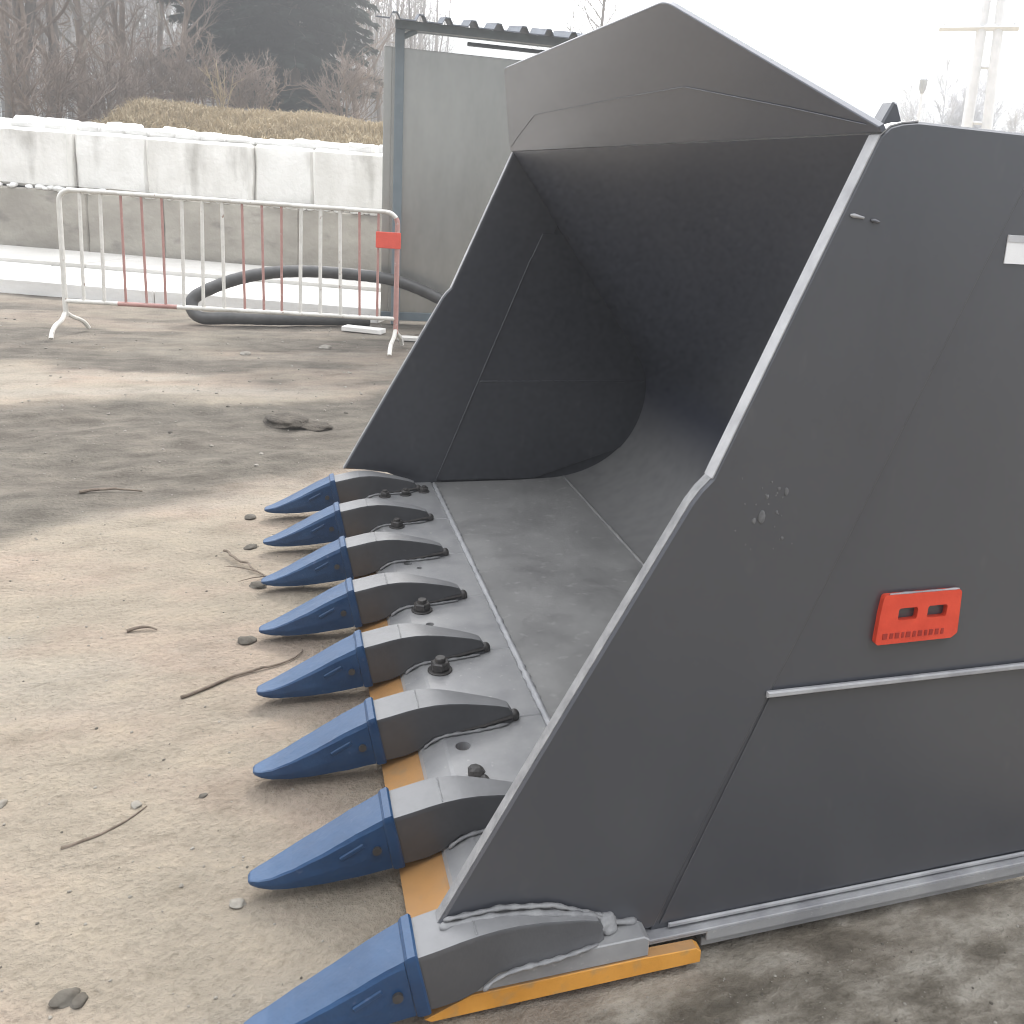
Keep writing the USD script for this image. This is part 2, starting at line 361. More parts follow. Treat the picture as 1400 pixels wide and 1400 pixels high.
# the yard: three soils mixed by attributes on the mesh, broken up by noise
mat('yard_ground', {
    'g': ('geometry', {}),
    'mud': ('attribute', {'attribute': 'mud'}), 'wet': ('attribute', {'attribute': 'wet'}), 'pale': ('attribute', {'attribute': 'pale'}),
    'mps': ('mapping', {'scale': (0.55, 1.0, 1.0)}),
    'n1': ('noise_texture', {'scale': 1.1, 'detail': 8.0, 'roughness': 0.62}),
    'n2': ('noise_texture', {'scale': 7.0, 'detail': 8.0, 'roughness': 0.65}),
    'n3': ('noise_texture', {'scale': 55.0, 'detail': 5.0, 'roughness': 0.6}),
    'v': ('voronoi_texture', {'scale': 42.0}),
    'r1': ('rgb_ramp', {'ramp': [(0.30, (0.250, 0.222, 0.176)), (0.46, (0.290, 0.250, 0.198)), (0.56, (0.305, 0.248, 0.198)), (0.70, (0.315, 0.285, 0.238))]}),
    'r2': ('rgb_ramp', {'ramp': [(0.30, (0.70, 0.69, 0.67)), (0.5, (0.97, 0.97, 0.97)), (0.72, (1.14, 1.12, 1.08))]}),
    'r3': ('rgb_ramp', {'ramp': [(0.30, (0.78, 0.76, 0.73)), (0.47, (0.99, 0.99, 0.99)), (0.70, (1.12, 1.11, 1.09))]}),
    'm1': ('mix_color', {'blend_type': 'multiply', 'fac': 0.8}),
    'm2': ('mix_color', {'blend_type': 'multiply', 'fac': 0.75}),
    'rm': ('rgb_ramp', {'ramp': [(0.3, (0.080, 0.070, 0.058)), (0.5, (0.110, 0.098, 0.082)), (0.7, (0.145, 0.131, 0.111))]}),
    'mm': ('mix_color', {}),
    'rw': ('rgb_ramp', {'ramp': [(0.33, (0.095, 0.082, 0.064)), (0.46, (0.140, 0.122, 0.096)), (0.53, (0.20, 0.178, 0.145)), (0.60, (0.28, 0.258, 0.22)), (0.72, (0.36, 0.34, 0.30))]}),
    'mw': ('mix_color', {}),
    'mp': ('mix_color', {'b': (0.29, 0.27, 0.232)}),
    'add': ('math', {'math_type': 'multiply_add', 'value2': 0.35}),
    'bmp': ('bump', {'strength': 0.8, 'distance': 0.02}),
    'rr': ('map_range', {'from_min': 0.0, 'from_max': 1.0, 'to_min': 0.95, 'to_max': 0.7}),
    'p': ('principled_bsdf', {'roughness': 0.95, 'specular_ior_level': 0.3})},
    [('g.position', 'mps.vector'), ('mps.vector', 'n1.vector'), ('mps.vector', 'n2.vector'), ('g.position', 'n3.vector'), ('g.position', 'v.vector'),
     ('n1.fac', 'r1.fac'), ('n2.fac', 'r2.fac'), ('n3.fac', 'r3.fac'), ('n2.fac', 'rm.fac'), ('n2.fac', 'rw.fac'),
     ('r1.color', 'mp.a'), ('pale.fac', 'mp.fac'), ('mp.result', 'mm.a'), ('rm.color', 'mm.b'), ('mud.fac', 'mm.fac'), ('mm.result', 'mw.a'), ('rw.color', 'mw.b'), ('wet.fac', 'mw.fac'),
     ('mw.result', 'm1.a'), ('r2.color', 'm1.b'), ('m1.result', 'm2.a'), ('r3.color', 'm2.b'), ('m2.result', 'p.base_color'),
     ('n2.fac', 'add.value1'), ('n3.fac', 'add.value3'), ('add.value', 'bmp.height'), ('bmp.normal', 'p.normal'), ('wet.fac', 'rr.value'), ('rr.result', 'p.roughness')])

# ------------------------------------------------------------------ ground
def graded(lo, hi, a, b, fine, far=1.16):
    xs = list(np.arange(a, b, fine))
    st = fine
    while xs[-1] < hi:
        st *= far
        xs.append(xs[-1] + st)
    st = fine
    left = [a]
    while left[-1] > lo:
        st *= far
        left.append(left[-1] - st)
    return np.array(left[:0:-1] + xs)

def smooth01(x):
    x = np.clip(x, 0, 1)
    return x * x * (3 - 2 * x)

MUD = Polygon([(-9, 2.35), (-1.6, 2.55), (-1.03, 2.72), (-0.59, 3.13), (-0.2, 3.3), (0.12, 3.36), (0.5, 3.7), (0.9, 4.0), (3.0, 4.3), (4, 6.6), (0.9, 5.75), (0.45, 5.35), (-0.33, 5.36), (-0.9, 5.5), (-1.6, 5.22), (-4, 5.4), (-9, 5.6)])
def inside_soft(poly, x, y, w):
    pts = shapely.points(x.ravel(), y.ravel())
    d = shapely.distance(poly.exterior, pts)
    d = np.where(shapely.contains(poly, pts), d, -d).reshape(x.shape)
    return d / w

def ground_z(x, y):
    p = np.stack([x, y, x * 0], -1)
    near = np.exp(-np.maximum(np.hypot(x - 0.3, (y - 3) * 0.6) - 5, 0) / 4)
    h = -0.016 * fbm(p * 1.6, 4, 3) - 0.012 * fbm(p * 9, 3, 5)
    d = inside_soft(MUD, x, y, 1.0)
    h += smooth01(d / 0.5 + 0.2) * (0.075 * (fbm(p * np.array([2.2, 3.6, 1]), 4, 9) - 0.5))
    bx = smooth01(1 - np.maximum.reduce([0.25 - x, x - 2.5, -0.3 - y, y - 3.3]) / 0.35)     # level under the bucket
    h = h * (1 - bx) + bx * np.minimum(h, -0.001)
    return h * near - 0.03 * (1 - near)

gx = graded(-420, 420, -2.6, 3.4, 0.028)
gy = graded(-60, 420, -0.7, 9.4, 0.028, 1.13)
GX, GY = np.meshgrid(gx, gy, indexing='ij')
GZ = ground_z(GX, GY)
nx, ny = GX.shape
idx = np.arange(nx * ny).reshape(nx, ny)
qa, qb, qc, qd = idx[:-1, :-1].ravel(), idx[1:, :-1].ravel(), idx[1:, 1:].ravel(), idx[:-1, 1:].ravel()
gf = np.vstack([np.stack([qa, qb, qc], -1), np.stack([qa, qc, qd], -1)])
gm = struct('ground', trimesh.Trimesh(np.stack([GX, GY, GZ], -1).reshape(-1, 3), gf, process=False), 'yard_ground', True)
P2 = np.stack([GX, GY, GX * 0], -1)
wob = fbm(P2 * 2.3, 4, 21) - 0.5
fld = inside_soft(MUD, GX + wob * 0.25, GY + wob * 0.5, 1.0)
mud = smooth01(fld / 0.30 + 0.45) * 0.92
beyond = smooth01((GY - 5.6 + 0.3 * GX + wob * 1.2) / 0.7)
mud = np.maximum(mud, beyond * (0.45 + 0.45 * smooth01((fbm(P2 * np.array([0.9, 2.6, 1]), 4, 31) - 0.42) / 0.2)))
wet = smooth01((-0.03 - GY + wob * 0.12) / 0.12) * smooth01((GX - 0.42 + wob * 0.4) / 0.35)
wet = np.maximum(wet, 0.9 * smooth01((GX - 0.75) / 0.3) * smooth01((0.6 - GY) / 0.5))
pale = 0.6 * np.exp(-((GY - 5.62 + 0.1 * wob) / 0.16) ** 2) * smooth01((0.6 - GX) / 0.5)
pale = np.maximum(pale, 0.35 * smooth01((fbm(P2 * np.array([1.1, 2.2, 1]), 4, 41) - 0.55) / 0.15))
api = UsdGeom.PrimvarsAPI(gm)
for nme, arr in (('mud', mud), ('wet', wet), ('pale', pale)):
    api.CreatePrimvar(nme, Sdf.ValueTypeNames.FloatArray, 'vertex').Set(Vt.FloatArray.FromNumpy(arr.ravel().astype(np.float32)))

# ------------------------------------------------------------------ the loader bucket
W = 3.074
PITCHY, Y0 = 0.41793, -0.0086
TY = [Y0 + PITCHY * k for k in range(8)]
B = Thing('loader_bucket', 'large dark grey wheel loader bucket with eight blue teeth lying open on the yard', 'bucket', (1.1, W / 2, 0))
A_, B0_, B1_, C_, D_ = (0.352, 0.178), (0.807, 1.024), (0.848, 1.074), (1.121, 1.731), (1.165, 1.757)
SEAM = [(1.50, 1.735), (1.395, 1.479), (1.092, 0.74), (0.93, 0.368), (0.815, 0.07)]
def on_seam(z):
    zs = [p[1] for p in SEAM][::-1]; xs = [p[0] for p in SEAM][::-1]
    return float(np.interp(z, zs, xs))
cutter = [A_, (0.45, 0.170), (0.56, 0.152), (0.705, 0.085), (0.80, 0.066), (0.815, 0.07), (0.93, 0.368), (1.092, 0.74), (1.395, 1.479), (1.515, 1.763), (1.20, 1.7625), D_, (1.140, 1.749), C_, (0.985, 1.404), B1_, (0.826, 1.051), B0_, (0.58, 0.604)]
main_plate = [(on_seam(0.05) - 0.012, 0.05), (1.95, 0.05), (2.12, 0.20), (2.18, 0.60), (2.05, 1.25), (1.86, 1.62), (1.74, 1.755), (1.503, 1.757), (1.383, 1.479), (1.08, 0.74), (0.918, 0.368)]
def side(outer, sgn):
    """outer: y of the cutter's outer face; sgn: +1 if the bucket lies towards +y"""
    def span(a, b):
        lo, hi = sorted((outer + sgn * a, outer + sgn * b))
        return lo, hi
    sp = B.part('side_plate', plate_xz(main_plate, *span(0.0045, 0.034), 0.0015), 'bucket_paint')
    B.part('side_cutter', plate_xz(cutter, *span(0.0, 0.040), 0.0045), 'bucket_paint')
    lw = [(on_seam(0.597) + 0.004, 0.597), (2.17, 0.588), (2.15, 0.30), (2.08, 0.19), (1.93, 0.073), (0.826, 0.073)]
    lp = B.part('wear_liner', plate_xz(lw, *span(0.0015, 0.0044), 0.001), 'bucket_paint')
    y = outer + sgn * 0.002
    lo2, hi2 = sorted((outer - sgn * 0.006, outer + sgn * 0.0013))
    B.part('weld_bead', plate_xz([(0.845, 0.0645), (1.95, 0.0605), (1.95, 0.0715), (0.845, 0.0760)], lo2, hi2, 0.0028), 'bright_edge', under=lp)
    ys = outer + sgn * 0.010
    return sp
near = side(0.0, 1)
far = side(W, -1)
# light caught by the top edge of the liner, painted as a pale bar
B.part('liner_top_bar', plate_xz([(1.018, 0.5935), (2.17, 0.5840), (2.17, 0.5975), (1.30, 0.6045), (1.018, 0.6070)], -0.0105, 0.0013, 0.003), 'bright_edge', label='bar along the top of the near wear liner, painted bright as if catching light')
B.part('weld_bead', bead((1.076, -0.001, 1.584), (1.106, -0.001, 1.580), 0.005, 6, 0.006), 'bright_edge', True)
B.part('weld_bead', bead((1.122, -0.001, 1.577), (1.142, -0.001, 1.574), 0.004, 7, 0.006), 'bucket_paint', True)
# bright strips on the front edges of the cutters
fe = np.array([A_, (0.58, 0.604), B0_, (0.826, 1.051), B1_, (0.985, 1.404), C_, (1.140, 1.749), D_, (1.20, 1.7625)])
ft = np.gradient(fe, axis=0); ft /= np.linalg.norm(ft, axis=1)[:, None]
fo = fe + 0.0022 * np.stack([-ft[:, 1], ft[:, 0]], -1)
fi = fe - 0.0008 * np.stack([-ft[:, 1], ft[:, 0]], -1)
for yy in (0.0, W - 0.040):
    B.part('front_edge', plate_xz(np.vstack([fi[4:], fo[4:][::-1]]), yy + 0.002, yy + 0.038, 0.0003), 'bright_edge', label='bright upper front edge of the side cutter')
    B.part('front_edge', plate_xz(np.vstack([fi[:5], fo[:5][::-1]]), yy + 0.006, yy + 0.034, 0.0003), 'weld_paint', label='dull lower front edge of the side cutter')
for a, b in ((0.0402, 0.0445), (W - 0.0445, W - 0.0402)):
    B.part('inner_liner', plate_xz([(1.62, 1.36), (1.285, 1.36), (1.235, 1.24), (0.984, 0.588), (0.80, 0.105), (1.30, 0.10), (1.9, 0.3), (1.93, 0.8)], a, b, 0.002), 'bucket_paint')
# inner faces: seams of welds seen on the far side wall
yf = W - 0.0445
B.part('weld_bead', cat(bead([(1.235, yf, 1.24), (0.984, yf, 0.588), (0.80, yf, 0.105)], None, 0.004, 8), bead((1.0, yf + 0.003, 0.615), (1.886, yf + 0.003, 0.620), 0.006, 9)), 'bucket_paint', True)
B.part('weld_bead', bead([(1.235, 0.0445, 1.24), (0.984, 0.0445, 0.588), (0.80, 0.0445, 0.105)], None, 0.004, 8), 'bucket_paint', True)
# shell: floor, heel curve and sloping back in one rolled plate
ZF = 0.092
inner = [(0.786, ZF), (1.0, ZF), (1.2, ZF), (1.34, ZF + 0.004)]
bez = lambda a, b, c, d, n: [tuple((1 - t) ** 3 * np.array(a) + 3 * (1 - t) ** 2 * t * np.array(b) + 3 * (1 - t) * t * t * np.array(c) + t ** 3 * np.array(d)) for t in np.linspace(0, 1, n)]
inner += bez((1.36, ZF + 0.004), (1.68, ZF + 0.012), (1.88, 0.29), (1.893, 0.56), 22)[1:]
inner += bez((1.893, 0.56), (1.90, 0.67), (1.85, 0.735), (1.78, 0.83), 10)[1:]
inner += [(1.45, 1.275), (1.1195, 1.7335)]
def offset_path(pts, d):
    p = np.asarray(pts); t = np.gradient(p, axis=0); t /= np.linalg.norm(t, axis=1)[:, None]
    return p + d * np.stack([t[:, 1], -t[:, 0]], -1)
outer_ = offset_path(inner, 0.022)
lipback = [(0.786, 0.052), (0.925, 0.052), (0.93, 0.07)]
keep = outer_[(outer_[:, 0] > 0.94)]
shell = np.vstack([np.array(inner)[::-1], lipback, keep])
shell_poly = np.array(shell)
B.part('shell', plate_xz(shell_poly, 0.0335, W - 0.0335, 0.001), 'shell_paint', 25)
# worn, dusty floor sheet in the shell; its pale colour also carries painted light
fl = [p for p in inner if p[0] <= 1.462 and p[1] < 0.3]
fp = np.array(fl); up_ = offset_path(fp, -0.003)
B.part('floor_sheet', plate_xz(np.vstack([fp, up_[::-1]]), 0.042, W - 0.042, 0.0008), 'worn_lit_floor', 25)
B.part('weld_bead', bead((1.466, 0.05, ZF + 0.016), (1.466, W - 0.05, ZF + 0.016), 0.007, 10, 0.03), 'worn_lit_floor', True)
B.part('weld_bead', bead((0.788, 0.05, ZF + 0.002), (0.788, W - 0.05, ZF + 0.002), 0.011, 11, 0.03), 'bright_edge', True)
# spill guard: hexagonal top plate leaning forwards
cx_, cz_ = 1.118, 1.735
tx_, tz_ = 0.924, 2.035
sl = math.hypot(tx_ - cx_, tz_ - cz_)
ux, uz = (tx_ - cx_) / sl, (tz_ - cz_) / sl
def corner(p, a, b, r, n=7):
    p, a, b = map(np.asarray, (p, a, b))
    da = (a - p) / np.linalg.norm(a - p); db = (b - p) / np.linalg.norm(b - p)
    h = math.acos(float(da @ db)) / 2
    L = r / math.tan(h)
    return [tuple((1 - t) ** 2 * (p + da * L) + 2 * t * (1 - t) * p + t * t * (p + db * L)) for t in np.linspace(0, 1, n)]
gT0, gT1 = (0.6639, sl), (W - 0.6639, sl)
gpoly = [(-0.002, 0.0), (W + 0.002, 0.0), (W + 0.002, 0.012)] + corner(gT1, (W, 0.02), gT0, 0.12) + corner(gT0, gT1, (0.0, 0.02), 0.16) + [(-0.002, 0.012)]
gq = plate(gpoly, 0.014, 0.002)
v = gq.vertices
nx_, nz_ = uz, -ux            # normal pointing back (+x, +z)
gq.vertices = np.c_[cx_ + ux * v[:, 1] + nx_ * v[:, 2], v[:, 0], cz_ + uz * v[:, 1] + nz_ * v[:, 2]]
if gq.volume < 0:
    gq.faces = gq.faces[:, ::-1]
guard = B.part('spill_guard', gq, 'guard_paint')
def gpt(y, x):
    s = (x - cx_) / ux
    return (x - nx_ * 0.002, y, cz_ + uz * s - nz_ * 0.002)
B.part('weld_bead', bead([gpt(0.03, 1.108), gpt(0.29, 1.081), gpt(0.763, 1.036), (gpt(1.23, 1.0345)), gpt(W - 0.763, 1.036), gpt(W - 0.29, 1.081), gpt(W - 0.03, 1.108)], None, 0.0014, 12, 0.02), 'guard_paint', True, under=guard)
# hinge ear and stiffener standing behind the guard
ear = round_poly([(1.168, 1.76), (1.18, 1.70), (1.40, 1.34), (1.60, 1.30), (1.40, 1.60), (1.222, 1.755), (1.200, 1.800), (1.190, 1.803)], 0.004)
for yy in (0.075, W - 0.115):
    B.part('hinge_ear', plate_xz(ear, yy, yy + 0.04, 0.004), 'bucket_paint')
B.part('back_beam', extrude_y([(1.66, 1.12), (2.02, 1.20), (1.80, 1.60), (1.46, 1.40)], 0.036, W - 0.036, 0.01), 'bucket_paint')
# bottom skid runners under the side plates
for a, b in ((-0.022, 0.012), (W - 0.012, W + 0.022)):
    B.part('skid_runner', cat(box(0.79, 0.9295, a + 0.001, b - 0.001, 0.0475, 0.0524), box(0.93, 2.0, a + 0.001, b - 0.001, 0.026, 0.0524, 0.002), box(0.925, 2.0, a + 0.012, b - 0.012 + 0.02, 0.004, 0.0255, 0.002)), 'edge_paint')
for a, b in ((-0.022, 0.012), (W - 0.012, W + 0.022)):
    B.part('skid_cap', box(0.79, 2.0, a, b, 0.0525, 0.0595, 0.0015), 'bright_edge')
# lip: the yellow cutting edge under everything
HOLE_X = 0.54
lip = man(extrude_y([(0.322, 0.012), (0.412, 0.047), (0.785, 0.047), (0.785, 0.006), (0.335, 0.004)], -0.052, W + 0.052, 0.0015))
lip += man(extrude_y([(0.770, 0.006), (0.770, 0.0465), (0.893, 0.0435), (0.905, 0.034), (0.905, 0.006)], -0.052, -0.024, 0.0015))
lip += man(extrude_y([(0.770, 0.006), (0.770, 0.0465), (0.893, 0.0435), (0.905, 0.034), (0.905, 0.006)], W + 0.024, W + 0.052, 0.0015))
holes = [(0.538, 2.008, 0.017), (0.575, 1.955, 0.011), (0.546, 1.461, 0.014), (0.529, 0.716, 0.021)]
for hx, hy, hr in holes:
    lip -= m3.Manifold.cylinder(0.3, hr, hr, 20).translate((hx, hy, -0.1))
B.part('cutting_edge', lip, 'yellow_paint')
# bolted grey segments between the teeth
bounds = [-0.050] + [TY[k] for k in range(1, 7)] + [W + 0.050]
segs = []
for k in range(7):
    a, b = bounds[k], bounds[k + 1]
    # the two front corners step round the adapters
    prof = [(0.418, 0.0475), (0.424, 0.062), (0.478, 0.0925), (0.487, 0.0955), (0.772, 0.0965), (0.784, 0.088), (0.784, 0.0475)]
    s = man(extrude_y(prof, a + 0.0015, b - 0.0015, 0.0025))
    for hx, hy, hr in holes:
        if a < hy < b:
            s -= m3.Manifold.cylinder(0.3, hr, hr, 20).translate((hx, hy, -0.1))
    segs.append(B.part('edge_segment', s, 'edge_paint'))
def bolt(x, y, z, r):
    hexa = [(r * math.cos(a), r * math.sin(a)) for a in np.arange(6) * math.pi / 3 + x * 9]
    nut = shift(plate(hexa, r * 0.9, r * 0.12), (x, y, z + 0.004))
    wash = shift(plate([(1.28 * r * math.cos(a), 1.28 * r * math.sin(a)) for a in np.arange(18) * math.pi / 9], 0.006, 0.0015), (x, y, z - 0.001))
    stud = shift(plate([(0.55 * r * math.cos(a), 0.55 * r * math.sin(a)) for a in np.arange(12) * math.pi / 6], r * 1.5, 0.002), (x, y, z))
    return nut, cat(wash), stud
ZS = 0.0962
for bx_, by_, br in ((0.530, 2.838, 0.022), (0.628, 2.852, 0.022), (0.720, 2.885, 0.021), (0.540, 2.425, 0.026), (0.534, 1.575, 0.029), (0.531, 1.139, 0.030)):
    nut, wash, stud = bolt(bx_, by_, ZS, br)
    p = B.part('bolt', nut, 'dark_steel')
    B.part('washer', wash, 'dark_steel', under=p)
    B.part('stud', stud, 'dark_steel', under=p)
# a half-broken bolt by the second adapter from the near side
nut, wash, stud = bolt(0.537, 0.55, ZS, 0.020)
p = B.part('bolt', cat(rock((0.537, 0.578, ZS + 0.010), 0.023, 4, 0.9), rock((0.556, 0.556, ZS + 0.004), 0.014, 7, 0.6)), 'dark_steel', label='broken bolt stub beside the second near adapter')

# adapters and teeth
def section(x, y, zt, zb, wt, w, wb, shear=0.0, crown=0.0):
    h = zt - zb
    zm = zt - 0.09 * h
    prof = [(-wb, zb + 0.02 * h), (-wb * 0.8, zb), (wb * 0.8, zb), (wb, zb + 0.02 * h), (w, zb + 0.4 * h), (w * 0.985, zm), (wt, zt), (0.0, zt + crown), (-wt, zt), (-w * 0.985, zm), (-w, zb + 0.4 * h)]
    return np.array([(x + shear * (zt - b), y + a, b) for a, b in prof])
def tooth(y, e):
    r = np.random.default_rng(200 + e)
    st = [(-0.009, 0.031, 0.026, 0.008, 0.011, 0.009, 0, 0.0), (-0.004, 0.035, 0.023, 0.015, 0.019, 0.016, 0, 0.0), (0.012, 0.039, 0.020, 0.024, 0.028, 0.025, 0, 0.001), (0.04, 0.047, 0.017, 0.033, 0.037, 0.034, 0, 0.0015), (0.085, 0.067, 0.016, 0.041, 0.045, 0.041, 0.02, 0.003),
          (0.15, 0.100, 0.018, 0.046, 0.052, 0.046, 0.06, 0.0035), (0.22, 0.138, 0.024, 0.049, 0.055, 0.049, 0.12, 0.0025), (0.279, 0.166, 0.034, 0.051, 0.057, 0.052, 0.20, 0.001)]
    q = loft([section(x, y, zt, zb, wt, w, wb, sh, cr) for x, zt, zb, wt, w, wb, sh, cr in st])
    q = trimesh.Trimesh(q.vertices, q.faces, process=True).subdivide_to_size(0.016)
    v = q.vertices
    q.vertices = v + (fbm(v * 28 + e * 3.1, 3, 70 + e)[:, None] - 0.5) * np.array([0.002, 0.002, 0.0032])
    # cast groove on the flank
    lug = []
    for sgn in (-1, 1):
        c = np.array([0.215, y + sgn * 0.0545, 0.098])
        lg = box(-0.032, 0.028, -0.003, 0.003, -0.006, 0.006, 0.0024)
        rot = trimesh.transformations.rotation_matrix(-0.5, (0, 1, 0))
        lg = trimesh.Trimesh(lg.vertices @ rot[:3, :3].T + c, lg.faces)
        lug.append(lg)
    col = loft([section(0.279, y, 0.167, 0.033, 0.052, 0.0585, 0.053, 0.21), section(0.284, y, 0.173, 0.031, 0.0545, 0.061, 0.055, 0.21), section(0.298, y, 0.1775, 0.033, 0.0555, 0.062, 0.056, 0.22), section(0.303, y, 0.1745, 0.035, 0.053, 0.060, 0.054, 0.22)])
    return cat(q, *lug), col
def adapter(y, s):
    st = [(0.296, 0.166, 0.042, 0.045, 0.056, 0.052), (0.345, 0.176, 0.045, 0.046, 0.0565, 0.053), (0.385, 0.1845, 0.051, 0.047, 0.056, 0.053), (0.42, 0.189, 0.064, 0.046, 0.054, 0.053), (0.46, 0.1895, 0.0975, 0.044, 0.051, 0.054),
          (0.50, 0.1845, 0.0975, 0.041, 0.047, 0.053), (0.55, 0.1745, 0.0975, 0.036, 0.042, 0.050), (0.60, 0.1625, 0.0975, 0.030, 0.036, 0.045), (0.645, 0.1505, 0.0975, 0.024, 0.029, 0.038), (0.675, 0.139, 0.0975, 0.019, 0.024, 0.031), (0.688, 0.120, 0.0975, 0.014, 0.019, 0.025)]
    out = []
    for x, zt, zb, wt, w, wb in st:
        h = zt - zb
        wt = w * 0.93
        g = smooth01((x - 0.42) / 0.16)               # behind the lip the flanks sweep out into a fillet
        prof = [(-wb, zb), (wb, zb), (w * (1 - 0.08 * g), zb + (0.35 + 0.05 * g) * h), (w * (1 - 0.16 * g), zb + 0.92 * h), (wt * (1 - 0.2 * g), zt), (0, zt + 0.0015), (-wt * (1 - 0.2 * g), zt), (-w * (1 - 0.16 * g), zb + 0.92 * h), (-w * (1 - 0.08 * g), zb + (0.35 + 0.05 * g) * h)]
        out.append(np.array([(x, y + a, b) for a, b in prof]))
    return loft(out)
def adapter_weld(y, seed):
    pts = [(0.432, y - 0.058, 0.068), (0.475, y - 0.060, 0.097), (0.55, y - 0.055, 0.100), (0.62, y - 0.047, 0.100), (0.67, y - 0.037, 0.100)]
    qts = [(a, 2 * y - b, c) for a, b, c in pts]
    return cat(bead((0.416, y - 0.046, 0.1895), (0.416, y + 0.046, 0.1895), 0.0022, seed, 0.006), bead(smooth_path(pts, 40), None, 0.0052, seed, 0.006), bead(smooth_path(qts, 40), None, 0.0052, seed + 1, 0.006))
for k, y in enumerate(TY):
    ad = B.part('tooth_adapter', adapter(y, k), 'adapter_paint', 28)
    B.part('weld_bead', adapter_weld(y, 30 + 2 * k), 'weld_paint', True, under=ad)
    # dark blob standing in for the slot hole; dark strand paints the gap shadow
    if k == 0:
        B.part('weld_lump', rock((0.70, y + 0.004, 0.108), 0.026, 5, 0.9, 2), 'weld_paint', True, under=ad)  # lump of weld at the near corner leg
    if k:
        slot_blob = trimesh.creation.icosphere(subdivisions=2, radius=1.0)
        slot_blob.vertices = slot_blob.vertices * np.array([0.017, 0.017, 0.021]) + np.array([0.693, y - 0.006, 0.105])
        B.part('slot_shade', cat(slot_blob, tube([(0.53, y - 0.0515, 0.104), (0.60, y - 0.045, 0.108), (0.685, y - 0.022, 0.112)], [0.002, 0.0045, 0.006], 6)), 'dark_steel', 35, under=ad)
    q, col = tooth(y, k)
    B.part('tooth_tip', q, 'blue_paint', 30, under=ad)
    B.part('tooth_collar', col, 'blue_paint', 24, under=ad)
    pn = trimesh.creation.cylinder(0.010, 0.126, sections=14)
    pn.apply_transform(trimesh.transformations.rotation_matrix(math.pi / 2, (1, 0, 0)))
    B.part('tooth_pin', shift(pn, (0.268, y, 0.094)), 'dark_steel', 35, under=ad)
# welds joining the near corner adapter to the side plate
B.part('weld_bead', cat(bead([(0.352, -0.010, 0.181), (0.45, -0.014, 0.188), (0.52, -0.016, 0.182), (0.58, -0.016, 0.168), (0.66, -0.012, 0.146), (0.70, -0.006, 0.118)], None, 0.0075, 61, 0.006), bead([(0.70, -0.004, 0.112), (0.735, -0.004, 0.104), (0.77, -0.002, 0.098)], None, 0.008, 62, 0.006), bead([(0.36, -0.006, 0.193), (0.47, -0.009, 0.200), (0.58, -0.009, 0.183), (0.69, -0.006, 0.132)], None, 0.0055, 63, 0.006)), 'weld_paint', True)
# maker's badge: a rounded red plate with two windows
def rr(x0, x1, z0, z1, r=0.012):
    return Polygon([(x0, z0), (x1, z0), (x1, z1), (x0, z1)]).buffer(-r).buffer(r, quad_segs=4)
body = Polygon([(1.2655, 0.689), (1.462, 0.689), (1.4775, 0.700), (1.4725, 0.803), (1.2725, 0.803), (1.268, 0.76)]).buffer(-0.008).buffer(0.008, quad_segs=4)
body = body.difference(rr(1.314, 1.363, 0.743, 0.771, 0.006)).difference(rr(1.389, 1.440, 0.743, 0.771, 0.006))
bq = trimesh.creation.extrude_polygon(body, 0.013, engine='earcut')
bv = bq.vertices
bq.vertices = np.c_[bv[:, 0], 0.0040 - bv[:, 2], bv[:, 1]]
if bq.volume < 0:
    bq.faces = bq.faces[:, ::-1]
badge = B.part('badge', bq, 'red_badge', label='red maker badge with two square windows')
lx = 1.281
lets = []
for k, wd in enumerate((0.015, 0.010, 0.013, 0.008, 0.014, 0.010, 0.013, 0.009, 0.012, 0.012, 0.009, 0.012)):
    if lx + wd > 1.45:
        break
    lets.append(box(lx, lx + wd * 0.8, -0.0102, -0.0088, 0.7015, 0.715, 0.0004))
    lx += wd + 0.0035
B.part('badge_lettering', cat(*lets), 'badge_letters', under=badge)
B.part('weld_bead', bead((1.288, -0.004, 0.8035), (1.468, -0.004, 0.8035), 0.003, 64), 'bright_edge', True, under=badge)
st_ = B.part('sticker', box(1.450, 1.60, 0.0022, 0.0043, 1.510, 1.567), 'sticker_white', label='white rectangular sticker near the rear edge')
B.part('sticker_band', box(1.4505, 1.5995, 0.0014, 0.0021, 1.553, 1.5665), 'sticker_grey', under=st_)
# spatter and dust marks on the near cutter
sp = []
for k in range(26):
    c = np.array([0.974, 0.0, 1.003]) + np.array([R.normal(0, 0.035), 0, R.normal(0, 0.045)])
    sp.append(rock((c[0], 0.0005, c[2]), 0.0022 + 0.003 * R.random() ** 3, k, 1.0, 0))
sp += [rock((0.962, 0.0, 0.992), 0.009, 90, 1.6, 1), rock((1.010, 0.0, 1.043), 0.006, 91, 1.4, 1), rock((0.945, 0.0, 0.985), 0.005, 92, 1.2, 1)]
sq = cat(*sp)
sq.vertices = sq.vertices * np.array([1, 0.22, 1]) - np.array([0, 0.0004, 0])
B.part('weld_spatter', sq, 'dust_mark', True, kind='stuff')

